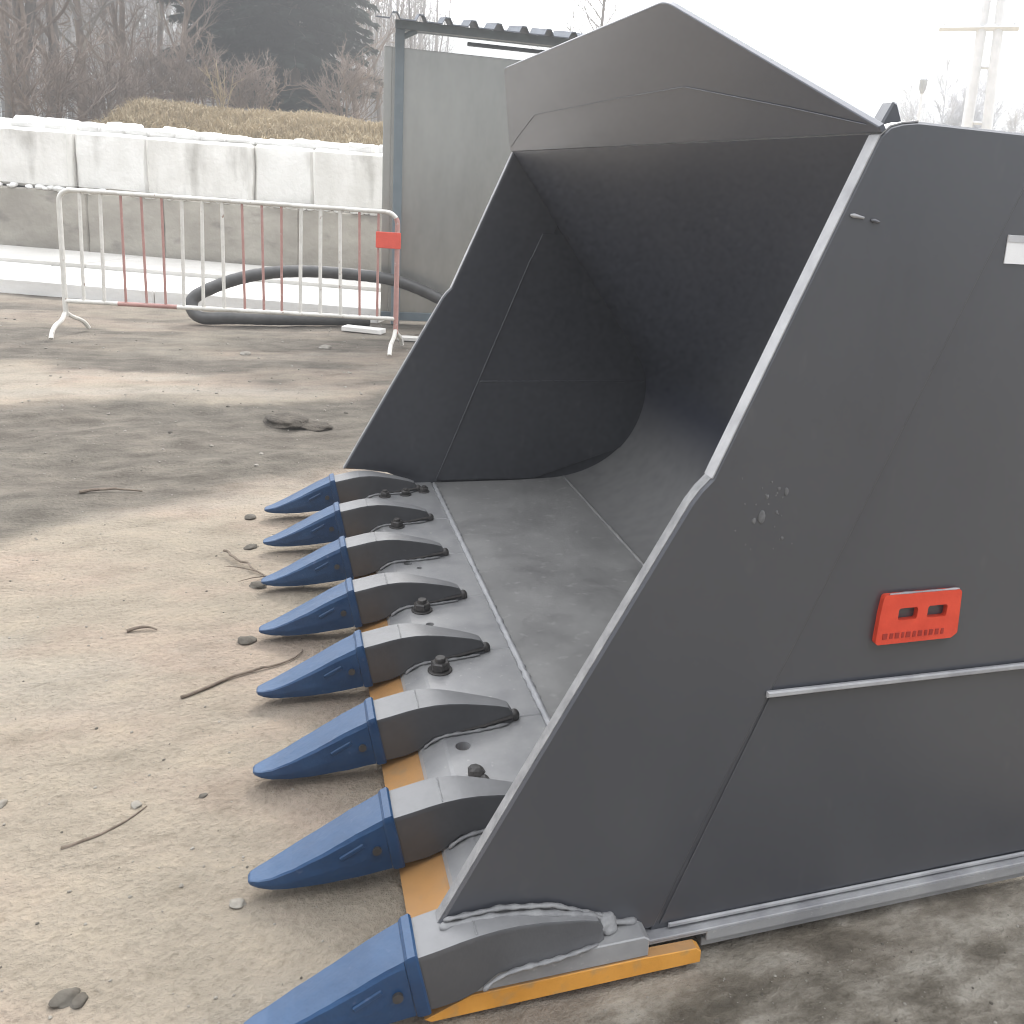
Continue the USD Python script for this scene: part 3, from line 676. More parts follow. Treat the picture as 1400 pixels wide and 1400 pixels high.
# ------------------------------------------------------------------ concrete block wall and pale slabs
WD = np.array([0.9216, -0.3882]); WN = np.array([0.3882, 0.9216])
F0 = np.array([-2.855, 10.62])
def wall_pt(s, o, z):
    p = F0 + WD * s + WN * o
    return np.array([p[0], p[1], z])
def to_wall(mesh):
    q = tm(mesh).copy(); v = q.vertices
    q.vertices = np.c_[F0[0] + WD[0] * v[:, 0] + WN[0] * v[:, 1], F0[1] + WD[1] * v[:, 0] + WN[1] * v[:, 1], v[:, 2]]
    return q
def rough_box(x0, x1, y0, y1, z0, z1, b, seed, amp=0.006, n=0.22):
    q = box(x0, x1, y0, y1, z0, z1, b)
    q = trimesh.Trimesh(q.vertices, q.faces, process=True).subdivide_to_size(n)
    v = q.vertices
    d = (fbm(v * 3.1 + seed * 3.7, 3, seed) - 0.5) * 2 * amp
    d2 = (fbm(v * 3.1 + seed * 5.1 + 9, 3, seed + 1) - 0.5) * 2 * amp
    q.vertices = v + np.c_[d, d2, d * 0.8]
    return q
OFF = 3.0
def block(s0, s1, z0, z1, o0, o1, m, label, seed, group, knobs=2):
    c = wall_pt((s0 + s1) / 2, (o0 + o1) / 2, z0)
    t = Thing('concrete_block', label, 'concrete block', c, group)
    t.part('body', to_wall(rough_box(s0 + 0.003, s1 - 0.003, o0, o1, z0 + 0.004, z1, 0.045 if z0 > 0.5 else 0.02, seed, 0.022 if z0 > 0.5 else 0.012, 0.14)), m, 40)
    for k in range(knobs):
        s = s0 + (s1 - s0) * (k + 0.5) / knobs
        kb = box(s - 0.21, s + 0.17, o0 + 0.10, o1 - 0.16, z1 - 0.03, z1 + 0.07 + 0.05 * noise(np.array([seed, k, 1.0]), 3), 0.035)
        kb = trimesh.Trimesh(kb.vertices, kb.faces).subdivide_to_size(0.1)
        kb.vertices = kb.vertices + (noise(kb.vertices * 9 + seed, seed)[:, None] - 0.5) * 0.035
        t.part('knob', to_wall(kb), 'knob_white', 50)
SC = 0.875
low_j = [-2.2, -0.2, 1.02 * SC + 0.0, 3.21 * SC, 5.0 * SC, 6.9 * SC, 8.6 * SC]
up_j = [-1.9, -0.45, 0.69 * SC, 2.40 * SC, 3.38 * SC, 5.35 * SC, 7.2 * SC]
S_OFF = -0.62
low_lab = ['grey concrete block at the far left of the lower row, cut off by the frame', 'stained grey lower-row block left of the barrier end', 'grey lower-row block behind the left third of the barrier', 'grey lower-row block behind the middle of the barrier', 'grey lower-row block behind the red end plate of the barrier', 'grey lower-row block mostly hidden behind the metal shelter']
up_lab = ['pale block at the far left of the upper row, cut off by the frame', 'white upper-row block with a dark stain at its lower right corner', 'wide white upper-row block with two bright chips near its top corners', 'narrow bright white upper-row block, third from the left', 'widest pale upper-row block above the middle of the barrier', 'cream streaked upper-row block next to the metal shelter']
for k in range(6):
    block(low_j[k] + S_OFF, low_j[k + 1] + S_OFF, 0.0, 1.01, OFF - 0.05, OFF + 0.75, 'block_grey', low_lab[k], 100 + k, 'lower row of concrete blocks', 0)
    block(up_j[k] + S_OFF, up_j[k + 1] + S_OFF, 1.02, 1.83, OFF + 0.05 + (0.0, 0.07, 0.02, 0.09, 0.0, 0.05)[k], OFF + 0.70, 'block_white' if k % 2 == 0 or k == 5 else 'block_white_b', up_lab[k], 120 + k, 'upper row of concrete blocks', 4 if k in (4, 2) else 3)
back_lab = ['white block of the rear row above the far left corner', 'white block of the rear row left of the grass bank', 'white block of the rear row where the grass bank begins', 'low white block of the rear row under the straw bank', 'white rear-row block closest to the metal shelter']
bj = [-2.0, -0.1, 1.5, 3.1, 4.8, 6.4]
for k in range(5):
    block(bj[k] + S_OFF, bj[k + 1] + S_OFF, 1.02, (1.90, 1.88, 1.84, 1.80, 1.80)[k], OFF + 0.95, OFF + 1.6, 'block_white_b', back_lab[k], 140 + k, 'rear row of concrete blocks', 4)
# crumbs of white mortar along the ledge of the lower row
cr = []
for k in range(150):
    s = R.uniform(-2.3, 7.0)
    cr.append(rock((s, OFF - 0.01 + R.normal(0, 0.012), 1.015 + R.random() * 0.02), R.uniform(0.03, 0.075), k, 0.55, 1))
struct('mortar_crumbs', to_wall(cat(*cr)), 'knob_white', True, kind='stuff', label='white mortar crumbs along the ledge between the two block rows')
# slabs
sj = [-2.6, -0.35, 1.75, 4.25]
nm = ['left', 'middle', 'right']
sl_lab = ['white precast slab in the front strip, cut by the left edge of the photo', 'white precast slab in the front strip behind the left half of the barrier', 'white precast slab in the front strip inside the hose loop']
for k in range(3):
    solo('concrete_slab', to_wall(rough_box(sj[k] + 0.006, sj[k + 1] - 0.006, 0.0, 1.45, -0.05, 0.15 - 0.004 * (k == 1), 0.012, 160 + k, 0.004, 0.3)), 'slab_white', sl_lab[k], 'slab', 40, 'front strip of white slabs')
sl2 = ['pale slab of the rear strip below the lower block row, at the left edge of the photo', 'pale slab of the rear strip at the foot of the middle blocks', 'pale slab of the rear strip beside the metal shelter']
for k in range(3):
    solo('concrete_slab', to_wall(rough_box(sj[k] + 0.4, sj[k + 1] + 0.39, 1.47, 2.86, -0.05, 0.205, 0.012, 170 + k, 0.004, 0.3)), 'slab_pale', sl2[k], 'slab', 40, 'rear strip of pale slabs')

# ------------------------------------------------------------------ crowd barrier
bl, br_ = np.array([-1.72, 7.93, 0]), np.array([1.065, 7.31, 0])
BD = (br_ - bl) / np.linalg.norm(br_ - bl); BL = np.linalg.norm(br_ - bl)
BNv = np.array([-BD[1], BD[0], 0])
bar_t = Thing('crowd_barrier', 'rusty white and red striped steel crowd barrier standing in front of the slabs', 'barrier', bl + BD * BL / 2)
def bp(t, z, o=0.0):
    return bl + BD * BL * t + BNv * o + np.array([0, 0, z])
rc = 0.10 / BL
def arc(t0, z0, t1, z1, tc, zc, n=7):
    return [bp(tc + (t0 - tc) * math.cos(a) + (t1 - tc) * math.sin(a), zc + (z0 - zc) * math.cos(a) + (z1 - zc) * math.sin(a)) for a in np.linspace(0, math.pi / 2, n)]
TOPZ, BOTZ = 1.245, 0.295
left_post = [bp(0, 0.15), bp(0, 0.6)] + arc(0, TOPZ - 0.10, rc, TOPZ, rc, TOPZ - 0.10)
bar_t.part('end_post', tube(left_post, 0.021, 10), 'barrier_white', 40)
right_post = [bp(1, 0.15), bp(1, 0.6)] + arc(1, TOPZ - 0.10, 1 - rc, TOPZ, 1 - rc, TOPZ - 0.10)
bar_t.part('end_post', tube(right_post[:-4], 0.023, 10), 'barrier_red', 40, label='faded red end post')
bar_t.part('top_rail', tube([*right_post[-5:], ], 0.021, 10), 'barrier_white', 40)
segs_t = [(rc, 0.17, 'barrier_white'), (0.17, 0.33, 'barrier_white'), (0.33, 0.5, 'barrier_white'), (0.5, 0.68, 'barrier_white'), (0.68, 0.84, 'barrier_white'), (0.84, 1 - rc, 'barrier_white')]
for a, b, m in segs_t:
    bar_t.part('top_rail', tube([bp(a, TOPZ), bp(b, TOPZ)], 0.021, 10), m, 40)
for a, b, m in [(0, 0.155, 'barrier_white'), (0.155, 0.33, 'barrier_red'), (0.33, 0.52, 'barrier_white'), (0.52, 0.68, 'barrier_white'), (0.68, 0.84, 'barrier_white'), (0.84, 1, 'barrier_white')]:
    bar_t.part('bottom_rail', tube([bp(a, BOTZ - 0.01), bp(b, BOTZ - 0.01)], 0.020, 10), m, 40)
for k in range(1, 17):
    c = 'barrier_white' if k in (1, 2, 6, 7, 8, 12, 13, 14) else 'barrier_red'
    tk = k / 17
    lean = 0.004 * math.sin(k * 5.1)
    bar_t.part('bar', tube([bp(tk + lean, BOTZ), bp(tk, TOPZ)], 0.0155 if c == 'barrier_white' else 0.0115, 8), c, 40)
def bbox_on_barrier(t0, t1, o0, o1, z0, z1):
    q = box(0, (t1 - t0) * BL, o0, o1, z0, z1, 0.004); v = q.vertices
    q.vertices = bl + v[:, :1] * BD + BD * BL * t0 + v[:, 1:2] * BNv + v[:, 2:] * np.array([0, 0, 1.0])
    return q
bar_t.part('end_plate', bbox_on_barrier(0.935, 1.012, -0.031, -0.024, 0.925, 1.07), 'plate_red')
for tq, cl, wmat in ((0.0, (-1.768, 7.541), 'barrier_white'), (1.0, (0.975, 6.94), 'barrier_white')):
    top = bp(tq, 0.17)
    fnt = np.array([cl[0], cl[1], 0.012]) if tq == 0 else np.array([0.975, 6.955, 0.012])
    bck = np.array([-1.585, 8.15, 0.012]) if tq == 0 else np.array([1.15, 7.52, 0.012])
    pts = [fnt, fnt * 0.45 + top * 0.55 + np.array([0, 0, 0.02]), fnt * 0.15 + top * 0.85 + np.array([0, 0, 0.012]), top + np.array([0, 0, 0.012]), bck * 0.15 + top * 0.85 + np.array([0, 0, 0.012]), bck * 0.45 + top * 0.55 + np.array([0, 0, 0.02]), bck]
    bar_t.part('foot', tube(smooth_path(pts, 22), 0.019, 8), wmat, 40)

# ------------------------------------------------------------------ hose and litter by the slabs
hp = [(2.9, 7.6, 0.065), (2.19, 8.10, 0.10), (1.63, 8.457, 0.344), (1.226, 8.562, 0.493), (0.755, 8.654, 0.54), (0.185, 8.727, 0.539), (-0.301, 8.72, 0.454), (-0.627, 8.703, 0.32), (-0.765, 8.673, 0.196), (-0.722, 8.62, 0.09), (-0.50, 8.565, 0.066), (-0.17, 8.60, 0.064), (0.19, 8.64, 0.062), (0.62, 8.70, 0.058), (0.95, 8.74, 0.05)]
hpts = smooth_path(hp, 150)
solo('suction_hose', tube(hpts, 0.062 + 0.0015 * np.sin(np.arange(150) * 2.2), 14), 'hose_rubber', 'thick black rubber hose lying in a loop behind the barrier', 'hose', 40)
def board(x, y, z, l, w, h, a, seed):
    q = rough_box(-l / 2, l / 2, -w / 2, w / 2, 0, h, 0.006, seed, 0.004, 0.08); v = q.vertices
    q.vertices = np.c_[x + v[:, 0] * math.cos(a) - v[:, 1] * math.sin(a), y + v[:, 0] * math.sin(a) + v[:, 1] * math.cos(a), z + v[:, 2]]
    return q
solo('white_board', board(0.86, 8.32, -0.005, 0.42, 0.14, 0.05, -0.5, 3), 'slab_white', 'short white board on the ground at the open end of the hose', 'board', 40)
solo('white_board', board(1.30, 7.85, -0.005, 0.30, 0.10, 0.04, -0.2, 4), 'slab_pale', 'pale broken board beside the right foot of the barrier', 'board', 40)

# ------------------------------------------------------------------ metal shelter with corrugated roof
bx0, by0 = 1.23, 8.87
bth = Thing('metal_shelter', 'grey sheet metal shelter with a dark blue post and ribbed roof behind the hose', 'shelter', (2.4, 9.2, 0))
rd = np.array([0.995, -0.10]); rn = np.array([0.10, 0.995])
def to_booth(mesh):
    q = tm(mesh).copy(); v = q.vertices
    q.vertices = np.c_[bx0 + rd[0] * v[:, 0] + rn[0] * v[:, 1], by0 + rd[1] * v[:, 0] + rn[1] * v[:, 1], v[:, 2]]
    return q
def post(a, b, h):
    return to_booth(box(a - 0.045, a + 0.045, b - 0.045, b + 0.045, 0, h, 0.006))
for a, b in ((0, 0), (2.9, 0), (0, 0.8), (2.9, 0.8)):
    bth.part('post', post(a, b, 3.0 + 0.08 * b), 'post_paint')
bth.part('side_panel', to_booth(box(-0.155, -0.075, 0.10, 0.13, 0.04, 2.84, 0.004)), 'galvanised', label='narrow strip of sheet left of the post')
for k in range(2):
    a0 = -0.0745 + k * 1.36
    bth.part('wall_panel', to_booth(box(a0, a0 + 1.358, 0.10, 0.135, 0.04, 2.84, 0.004)), 'galvanised')
bth.part('bottom_rail', to_booth(box(-0.15, 2.95, 0.075, 0.098, 0.03, 0.12, 0.004)), 'post_paint')
bth.part('roof_beam', to_booth(box(-0.05, 2.95, -0.05, 0.05, 3.0, 3.085, 0.006)), 'post_paint')
bth.part('roof_beam', to_booth(box(0.0, 2.95, 0.76, 0.84, 3.09, 3.165, 0.006)), 'post_paint')
bth.part('hanging_rail', to_booth(box(0.72, 2.95, 0.60, 0.66, 2.99, 3.03, 0.006)), 'roof_paint')
bth.part('brace', to_booth(tube([(0.03, 0.0, 2.93), (0.16, 0.0, 3.0)], 0.03, 6)), 'post_paint')
# ribbed roof sheet: trapezoid ribs open at both ends
pr, pitch = [], 0.255
x = -0.24
while x < 3.2:
    pr += [(x, 0.0), (x + 0.135, 0.0), (x + 0.165, 0.06), (x + 0.21, 0.06), (x + 0.24, 0.0)]
    x += pitch
pr = np.array(pr)
lo_ = np.c_[pr[:, 0], pr[:, 1]]; hi_ = lo_ + np.array([0, 0.012])
rp = np.vstack([lo_, hi_[::-1]])
rq = plate(rp, 1.15, 0.0006); v = rq.vertices
rq.vertices = np.c_[v[:, 0], -0.25 + v[:, 2], 3.057 + v[:, 1] + 0.14 * v[:, 2]]
rq.faces = rq.faces[:, ::-1]
bth.part('roof_sheet', to_booth(rq), 'roof_paint')

# ------------------------------------------------------------------ bank, hill, trees
def bank_z(s, o):
    rise = smooth01((o - 3.9) / 4.2)
    left = smooth01((s + 4.1 + 0.35 * (o - 8)) / 1.3)
    p = np.stack([s, o, s * 0], -1)
    return rise * (1.55 + 0.66 * left - 0.26 + 0.42 * (fbm(p * 0.8, 4, 51) - 0.5) + 0.012 * np.maximum(o - 8, 0)) + 0.45
ss = np.concatenate([np.arange(-60, -8, 2.0), np.arange(-8, 14, 0.25), np.arange(14, 70, 2.0)])
oo = np.concatenate([np.arange(3.9, 12, 0.25), np.arange(12, 60, 2.0)])
SS, OO = np.meshgrid(ss, oo, indexing='ij')
ZZ = bank_z(SS, OO)
ZZ[:, 0] = -0.2; ZZ[:, -1] = -0.2; ZZ[0] = -0.2; ZZ[-1] = -0.2
n0, n1 = SS.shape
ii = np.arange(n0 * n1).reshape(n0, n1)
a, b, c, d = ii[:-1, :-1].ravel(), ii[1:, :-1].ravel(), ii[1:, 1:].ravel(), ii[:-1, 1:].ravel()
struct('bank', to_wall(trimesh.Trimesh(np.stack([SS, OO, ZZ], -1).reshape(-1, 3), np.vstack([np.stack([a, b, c], -1), np.stack([a, c, d], -1)]), process=False)), 'bank_earth', True)
# straw grass on it
def straw(n, srange, orange, lmin, lmax, seed):
    r = np.random.default_rng(seed)
    s = r.uniform(*srange, n); o = r.uniform(*orange, n)
    z = bank_z(s, o)
    L = r.uniform(lmin, lmax, n); a = r.uniform(0, 2 * np.pi, n); bend = r.uniform(0.35, 1.25, n)
    w = r.uniform(0.005, 0.013, n)
    base = np.stack([s, o, z - 0.03], -1)
    dirn = np.stack([np.cos(a), np.sin(a), a * 0], -1)
    side_ = np.stack([-np.sin(a), np.cos(a), a * 0], -1) * w[:, None]
    mid = base + dirn * (L * 0.35 * bend)[:, None] + np.array([0, 0, 1.0]) * (L * 0.55)[:, None]
    tip = base + dirn * (L * 0.95 * bend)[:, None] + np.array([0, 0, 1.0]) * (L * np.clip(1.0 - 0.65 * bend, 0.1, 1))[:, None]
    v = np.stack([base - side_, base + side_, mid - side_ * 0.8, mid + side_ * 0.8, tip], 1).reshape(-1, 3)
    k = np.arange(n)[:, None] * 5
    f = np.concatenate([k + [0, 1, 3], k + [0, 3, 2], k + [2, 3, 4]])
    return trimesh.Trimesh(v, f, process=False)
struct('dry_grass', to_wall(cat(straw(46000, (-4.8, 6), (4.4, 10.5), 0.10, 0.34, 5), straw(4000, (-10, -4.0), (4.6, 10), 0.1, 0.3, 6))), 'straw', kind='stuff', label='straw coloured dry grass matted over the bank behind the blocks')

def branch_path(p, d, L, n, r, curl, lift):
    pts = [p]
    for _ in range(n):
        d = d + r.normal(0, curl, 3) + np.array([0, 0, lift])
        d = d / np.linalg.norm(d)
        pts.append(pts[-1] + d * L / n)
    return np.array(pts), d
def bare_tree(name, label, base, h, r0, seed, m_bark, m_twig, spread=0.5, start=0.18, nb=16, dens=1.0, lean=0.03, stems=1, group=None):
    r = np.random.default_rng(seed)
    t = Thing(name, label, 'tree' if h > 4 else 'shrub', base, group)
    base = np.asarray(base, float)
    trunks, twigs = [], []
    for q in range(stems):
        p0 = base + (np.array([r.normal(0, 0.25), r.normal(0, 0.25), 0]) if stems > 1 else 0)
        hh = h * (1 if q == 0 else r.uniform(0.6, 0.95))
        pts, d = branch_path(p0, np.array([r.normal(0, lean * (3 if stems > 1 else 1)), r.normal(0, lean), 1.0]), hh, 14, r, 0.045, 0.02)
        rad = r0 * (1 - np.linspace(0, 1, 15) * 0.93)
        rad[0] *= 1.25
        trunks.append(tube(pts, rad, 7))
        for k in range(int(nb / stems ** 0.5)):
            f = start + (0.97 - start) * (k + r.random()) / (nb / stems ** 0.5)
            i = f * 14; j = min(int(i), 13)
            p = pts[j] + (pts[j + 1] - pts[j]) * (i - j)
            a = r.uniform(0, 2 * np.pi)
            L = hh * spread * (1.05 - f) * r.uniform(0.6, 1.15) + 0.25
            d = np.array([math.cos(a), math.sin(a), r.uniform(0.45, 1.3)]); d /= np.linalg.norm(d)
            bp_, _ = branch_path(p, d, L, 6, r, 0.12, 0.05)
            rb = max(0.006, rad[j] * 0.5)
            twigs.append(tube(bp_, np.linspace(rb, 0.006, 7), 4, False))
            for _ in range(int(dens * (2 + L * 3.2))):
                g = r.uniform(0.2, 1); i2 = g * 6; j2 = min(int(i2), 5)
                p2 = bp_[j2] + (bp_[j2 + 1] - bp_[j2]) * (i2 - j2)
                d2 = (bp_[j2 + 1] - bp_[j2]); d2 = d2 / np.linalg.norm(d2) + r.normal(0, 0.55, 3) + np.array([0, 0, 0.15]); d2 /= np.linalg.norm(d2)
                L2 = L * r.uniform(0.18, 0.5) + 0.15
                tp, _ = branch_path(p2, d2, L2, 4, r, 0.16, 0.05)
                twigs.append(tube(tp, np.linspace(0.009, 0.004, 5), 3, False))
                for _ in range(2):
                    j3 = r.integers(1, 4)
                    d3 = (tp[j3 + 1] - tp[j3]); d3 = d3 / np.linalg.norm(d3) + r.normal(0, 0.6, 3); d3 /= np.linalg.norm(d3)
                    sp_, _ = branch_path(tp[j3], d3, L2 * r.uniform(0.35, 0.7), 2, r, 0.15, 0.04)
                    twigs.append(tube(sp_, np.linspace(0.006, 0.003, 3), 3, False))
    t.part('trunk', cat(*trunks), m_bark, True)
    t.part('crown', cat(*twigs), m_twig)
    return t
def conifer(label, base, h, rad, seed, z0=0.6):
    r = np.random.default_rng(seed)
    base = np.asarray(base, float)
    t = Thing('spruce_tree', label, 'tree', base, 'spruces behind the bank')
    pts, _ = branch_path(base, np.array([0, 0, 1.0]), h, 10, r, 0.01, 0.02)
    t.part('trunk', tube(pts, np.linspace(0.2, 0.02, 11), 8), 'bark', True)
    limbs, V, F, nv = [], [], [], 0
    z = z0
    while z < h * 0.97:
        f = z / h
        for _ in range(11):
            a = r.uniform(0, 2 * np.pi)
            L = rad * (1 - f) ** 0.75 * r.uniform(0.55, 1.15) * (1 if z > 1.6 else 0.55) + 0.15
            zz = z + r.uniform(-0.15, 0.15)
            n = 7
            u = np.linspace(0, 1, n)
            cur = base + np.stack([np.cos(a) * L * u, np.sin(a) * L * u, zz + 0.12 * L * u - 0.42 * L * u ** 2 + 0.12 * L * u ** 3], -1)
            limbs.append(tube(cur, np.linspace(0.03, 0.008, n), 3, False))
            cnt = int(110 + 120 * L)
            g = r.uniform(0.12, 1.0, cnt); i = g * (n - 1); j = np.minimum(i.astype(int), n - 2)
            p = cur[j] + (cur[j + 1] - cur[j]) * (i - j)[:, None]
            sd = np.array([-math.sin(a), math.cos(a), 0])
            ax = np.array([math.cos(a), math.sin(a), -0.25])
            w = r.normal(0, 1, cnt)
            dd = sd * np.sign(w)[:, None] * r.uniform(0.4, 1, cnt)[:, None] + ax * r.uniform(0.1, 0.9, cnt)[:, None] + np.stack([w * 0, w * 0, r.uniform(-0.85, 0.12, cnt)], -1)
            dd /= np.linalg.norm(dd, axis=1)[:, None]
            LL = r.uniform(0.2, 0.55, cnt) * (0.6 + 0.5 * (1 - g)) 
            wd = np.cross(dd, r.normal(0, 1, (cnt, 3))); wd /= np.linalg.norm(wd, axis=1)[:, None]
            wd *= r.uniform(0.022, 0.05, cnt)[:, None]
            m_ = p + dd * (LL * 0.45)[:, None]
            tri = np.stack([p, m_ + wd, p + dd * LL[:, None], m_ - wd], 1).reshape(-1, 3)
            k = np.arange(cnt)[:, None] * 4 + nv
            V.append(tri); F.append(k + [0, 1, 2]); F.append(k + [0, 2, 3]); nv += cnt * 4
        z += r.uniform(0.2, 0.36)
    t.part('branches', cat(*limbs), 'bark')
    t.part('crown', trimesh.Trimesh(np.vstack(V), np.vstack(F), process=False), 'needles')
def onbank(u, D, dz=-0.1):
    """a place on the bank in the direction of picture column u, D metres away"""
    d = fw + rt * (u - 850.27) / 1300 - up * (150 - 566.17) / 1300
    q = EYE + d * D / math.hypot(d[0], d[1])
    w = (q[:2] - F0)
    return np.array([q[0], q[1], float(bank_z(np.array(w @ WD), np.array(w @ WN))) + dz])
conifer('dark spruce on the right, its tip far above the frame', onbank(402, 29), 13.5, 2.3, 301, 0.3)
conifer('dark spruce on the left of the pair, thinner low down', onbank(322, 30.5), 13.0, 2.0, 302, 1.2)
TREES = [
    (12, 30, 9.5, 0.13, 'grey bare tree at the left edge of the photo', 'bark', 'twig_brown', 1),
    (42, 26, 8.5, 0.15, 'dark many stemmed bare tree leaning over the left blocks', 'bark', 'twig_brown', 3),
    (78, 36, 11.0, 0.11, 'pale slim bare tree left of the dark ivy stem', 'bark', 'twig_grey', 1),
    (112, 29, 10.5, 0.12, 'straight bare tree with a dark trunk above the second white block', 'bark_brown', 'twig_grey', 1),
    (150, 34, 10.0, 0.10, 'bare birch like tree where the straw bank starts', 'bark', 'twig_grey', 1),
    (182, 31, 9.0, 0.12, 'brown bare tree left of the spruces, forked low', 'bark_brown', 'twig_brown', 2),
    (216, 35, 11.5, 0.11, 'tall slim bare tree left of the spruces', 'bark', 'twig_grey', 1),
    (248, 28, 8.0, 0.09, 'thin bare tree close to the left spruce', 'bark_brown', 'twig_brown', 1),
    (492, 33, 9.0, 0.11, 'bare brown tree between the spruces and the shelter post', 'bark_brown', 'twig_brown', 1),
    (520, 37, 8.2, 0.10, 'pale bare tree just left of the shelter post', 'bark', 'twig_grey', 1),
    (566, 40, 7.4, 0.09, 'bare treetop seen in the gap under the shelter roof', 'bark', 'twig_grey', 1),
    (795, 33, 8.0, 0.10, 'bare treetop rising above the shelter roof beside the bucket', 'bark', 'twig_grey', 1)]
for k, (u, D, h, r0, lab, mb, mt, ns) in enumerate(TREES):
    bare_tree('bare_tree', lab, onbank(u, D), h, r0, 400 + k, mb, mt, spread=0.34, nb=34, dens=1.1, stems=ns, group='bare trees behind the bank')
SHR = [(60, 23, 2.6, 'tangled brown shrub behind the left blocks'), (140, 24, 2.2, 'low brown shrub at the left foot of the straw bank'), (200, 25.5, 2.4, 'reddish brown shrub left of the dry weed'), (262, 25, 2.0, 'thin shrub under the left spruce'), (345, 25, 1.5, 'low twiggy shrub in front of the spruces'), (478, 26, 2.0, 'brown shrub right of the spruces')]
for k, (u, D, h, lab) in enumerate(SHR):
    bare_tree('bare_shrub', lab, onbank(u, D), h, 0.03, 450 + k, 'bark_brown', 'twig_brown', spread=0.6, start=0.05, nb=26, dens=1.6, stems=5, group='shrubs on the bank')
# a tall dry weed on the bank crest
r = np.random.default_rng(77)
wb = onbank(305, 20.5)
wt = Thing('dry_weed', 'tall pale dry weed standing on the straw bank before the spruces', 'weed', wb)
for k in range(9):
    d = np.array([r.normal(0, 0.22), r.normal(0, 0.22), 1.0]); d /= np.linalg.norm(d)
    pth, _ = branch_path(wb, d, r.uniform(0.7, 1.25), 6, r, 0.05, 0.0)
    side_t = []
    for q in range(6):
        j = r.integers(2, 6); d2 = d + r.normal(0, 0.45, 3); d2 /= np.linalg.norm(d2)
        p2, _ = branch_path(pth[j], d2, r.uniform(0.12, 0.3), 3, r, 0.1, 0.02)
        side_t.append(tube(p2, np.linspace(0.006, 0.003, 4), 4, False))
    wt.part('stalk', cat(tube(pth, np.linspace(0.010, 0.004, 7), 5, False), *side_t), 'straw')
# far wood: reads as one mass
r = np.random.default_rng(90)
far_ = []
for k in range(520):
    u = r.uniform(-120, 600); D = r.uniform(44, 62)
    p = onbank(u, D, 0)
    h = r.uniform(5, 10.5)
    pth, _ = branch_path(p, np.array([r.normal(0, 0.04), 0, 1.0]), h, 6, r, 0.03, 0.02)
    far_.append(tube(pth, np.linspace(0.09, 0.012, 7), 4, False))
    for q in range(26):
        f = r.uniform(0.12, 0.98); i = f * 6; j = min(int(i), 5); pp = pth[j] + (pth[j + 1] - pth[j]) * (i - j)
        d2 = np.array([r.normal(0, 0.6), r.normal(0, 0.6), r.uniform(0.3, 1)]); d2 /= np.linalg.norm(d2)
        b2, _ = branch_path(pp, d2, r.uniform(0.5, 1.7), 3, r, 0.15, 0.05)
        far_.append(tube(b2, np.linspace(0.016, 0.006, 4), 3, False))
struct('far_wood', cat(*far_), 'twig_grey', kind='stuff', label='far bare wood fading into the mist behind the trees')
# misty trees behind the pole, right
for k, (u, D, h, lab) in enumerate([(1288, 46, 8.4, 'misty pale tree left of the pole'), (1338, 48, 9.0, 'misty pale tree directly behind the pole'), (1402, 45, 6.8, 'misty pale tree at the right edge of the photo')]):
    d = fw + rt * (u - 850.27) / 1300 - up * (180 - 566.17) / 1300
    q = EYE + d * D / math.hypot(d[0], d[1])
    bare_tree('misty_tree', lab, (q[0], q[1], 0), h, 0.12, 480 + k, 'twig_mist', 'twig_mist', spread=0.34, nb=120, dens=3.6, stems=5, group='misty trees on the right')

# hill ridge far away
hx = np.linspace(-160, 330, 99); hy = np.linspace(120, 330, 43)
HX, HY = np.meshgrid(hx, hy, indexing='ij')
prof = smooth01((HY - 120) / 85)
ph = np.stack([HX, HY, HX * 0], -1)
HZ = prof * (27 + 16 * smooth01((4 - HX) / 60) + 7 * np.sin(HX / 47 + 0.5) + 10 * (fbm(ph / 40, 4, 61) - 0.5) + 5 * (fbm(ph / 9, 3, 62) - 0.5) + 0.02 * (HX - 20)) - 1.5
n0, n1 = HX.shape
ii = np.arange(n0 * n1).reshape(n0, n1)
a, b, c, d = ii[:-1, :-1].ravel(), ii[1:, :-1].ravel(), ii[1:, 1:].ravel(), ii[:-1, 1:].ravel()
struct('hill', trimesh.Trimesh(np.stack([HX, HY, HZ], -1).reshape(-1, 3), np.vstack([np.stack([a, b, c], -1), np.stack([a, c, d], -1)]), process=False), 'hill_wood', True)

# ------------------------------------------------------------------ utility pole and small lamp post at the right
up_t = Thing('utility_pole', 'pale twin leg concrete utility pole with a cross arm, beyond the bucket', 'utility pole', (21.35, 24.9, 0))
ad_ = np.array([1.88, -1.47, 0]); ad_ /= np.linalg.norm(ad_)
for s_ in (-0.34, 0.34):
    p0 = np.array([21.35, 24.9, 0]) + ad_ * s_ * 1.15
    p1 = np.array([21.2, 25.02, 10.5]) + ad_ * s_ * 0.55
    up_t.part('leg', tube([p0, (p0 + p1) / 2, p1], [0.19, 0.17, 0.15], 10), 'hazed_concrete', 40)
ca, cb = np.array([20.03, 25.96, 7.33]), np.array([21.91, 24.49, 7.40])
cbx = tube([ca + np.array([-0.05, -0.1, 0]), cb + np.array([-0.05, -0.1, 0])], 0.11, 4)
up_t.part('cross_arm', cbx, 'hazed_concrete')
for f in (0.06, 0.94):
    p = ca + (cb - ca) * f + np.array([-0.05, -0.1, 0.06])
    up_t.part('insulator', tube([p, p + [0, 0, 0.06], p + [0, 0, 0.08], p + [0, 0, 0.14]], [0.03, 0.045, 0.03, 0.02], 8), 'hazed_concrete', 40)
for z in (4.5, 6.2, 8.6):
    p = np.array([21.27, 24.96, z])
    up_t.part('spacer', tube([p - ad_ * 0.22, p + ad_ * 0.22], 0.06, 6), 'hazed_concrete')
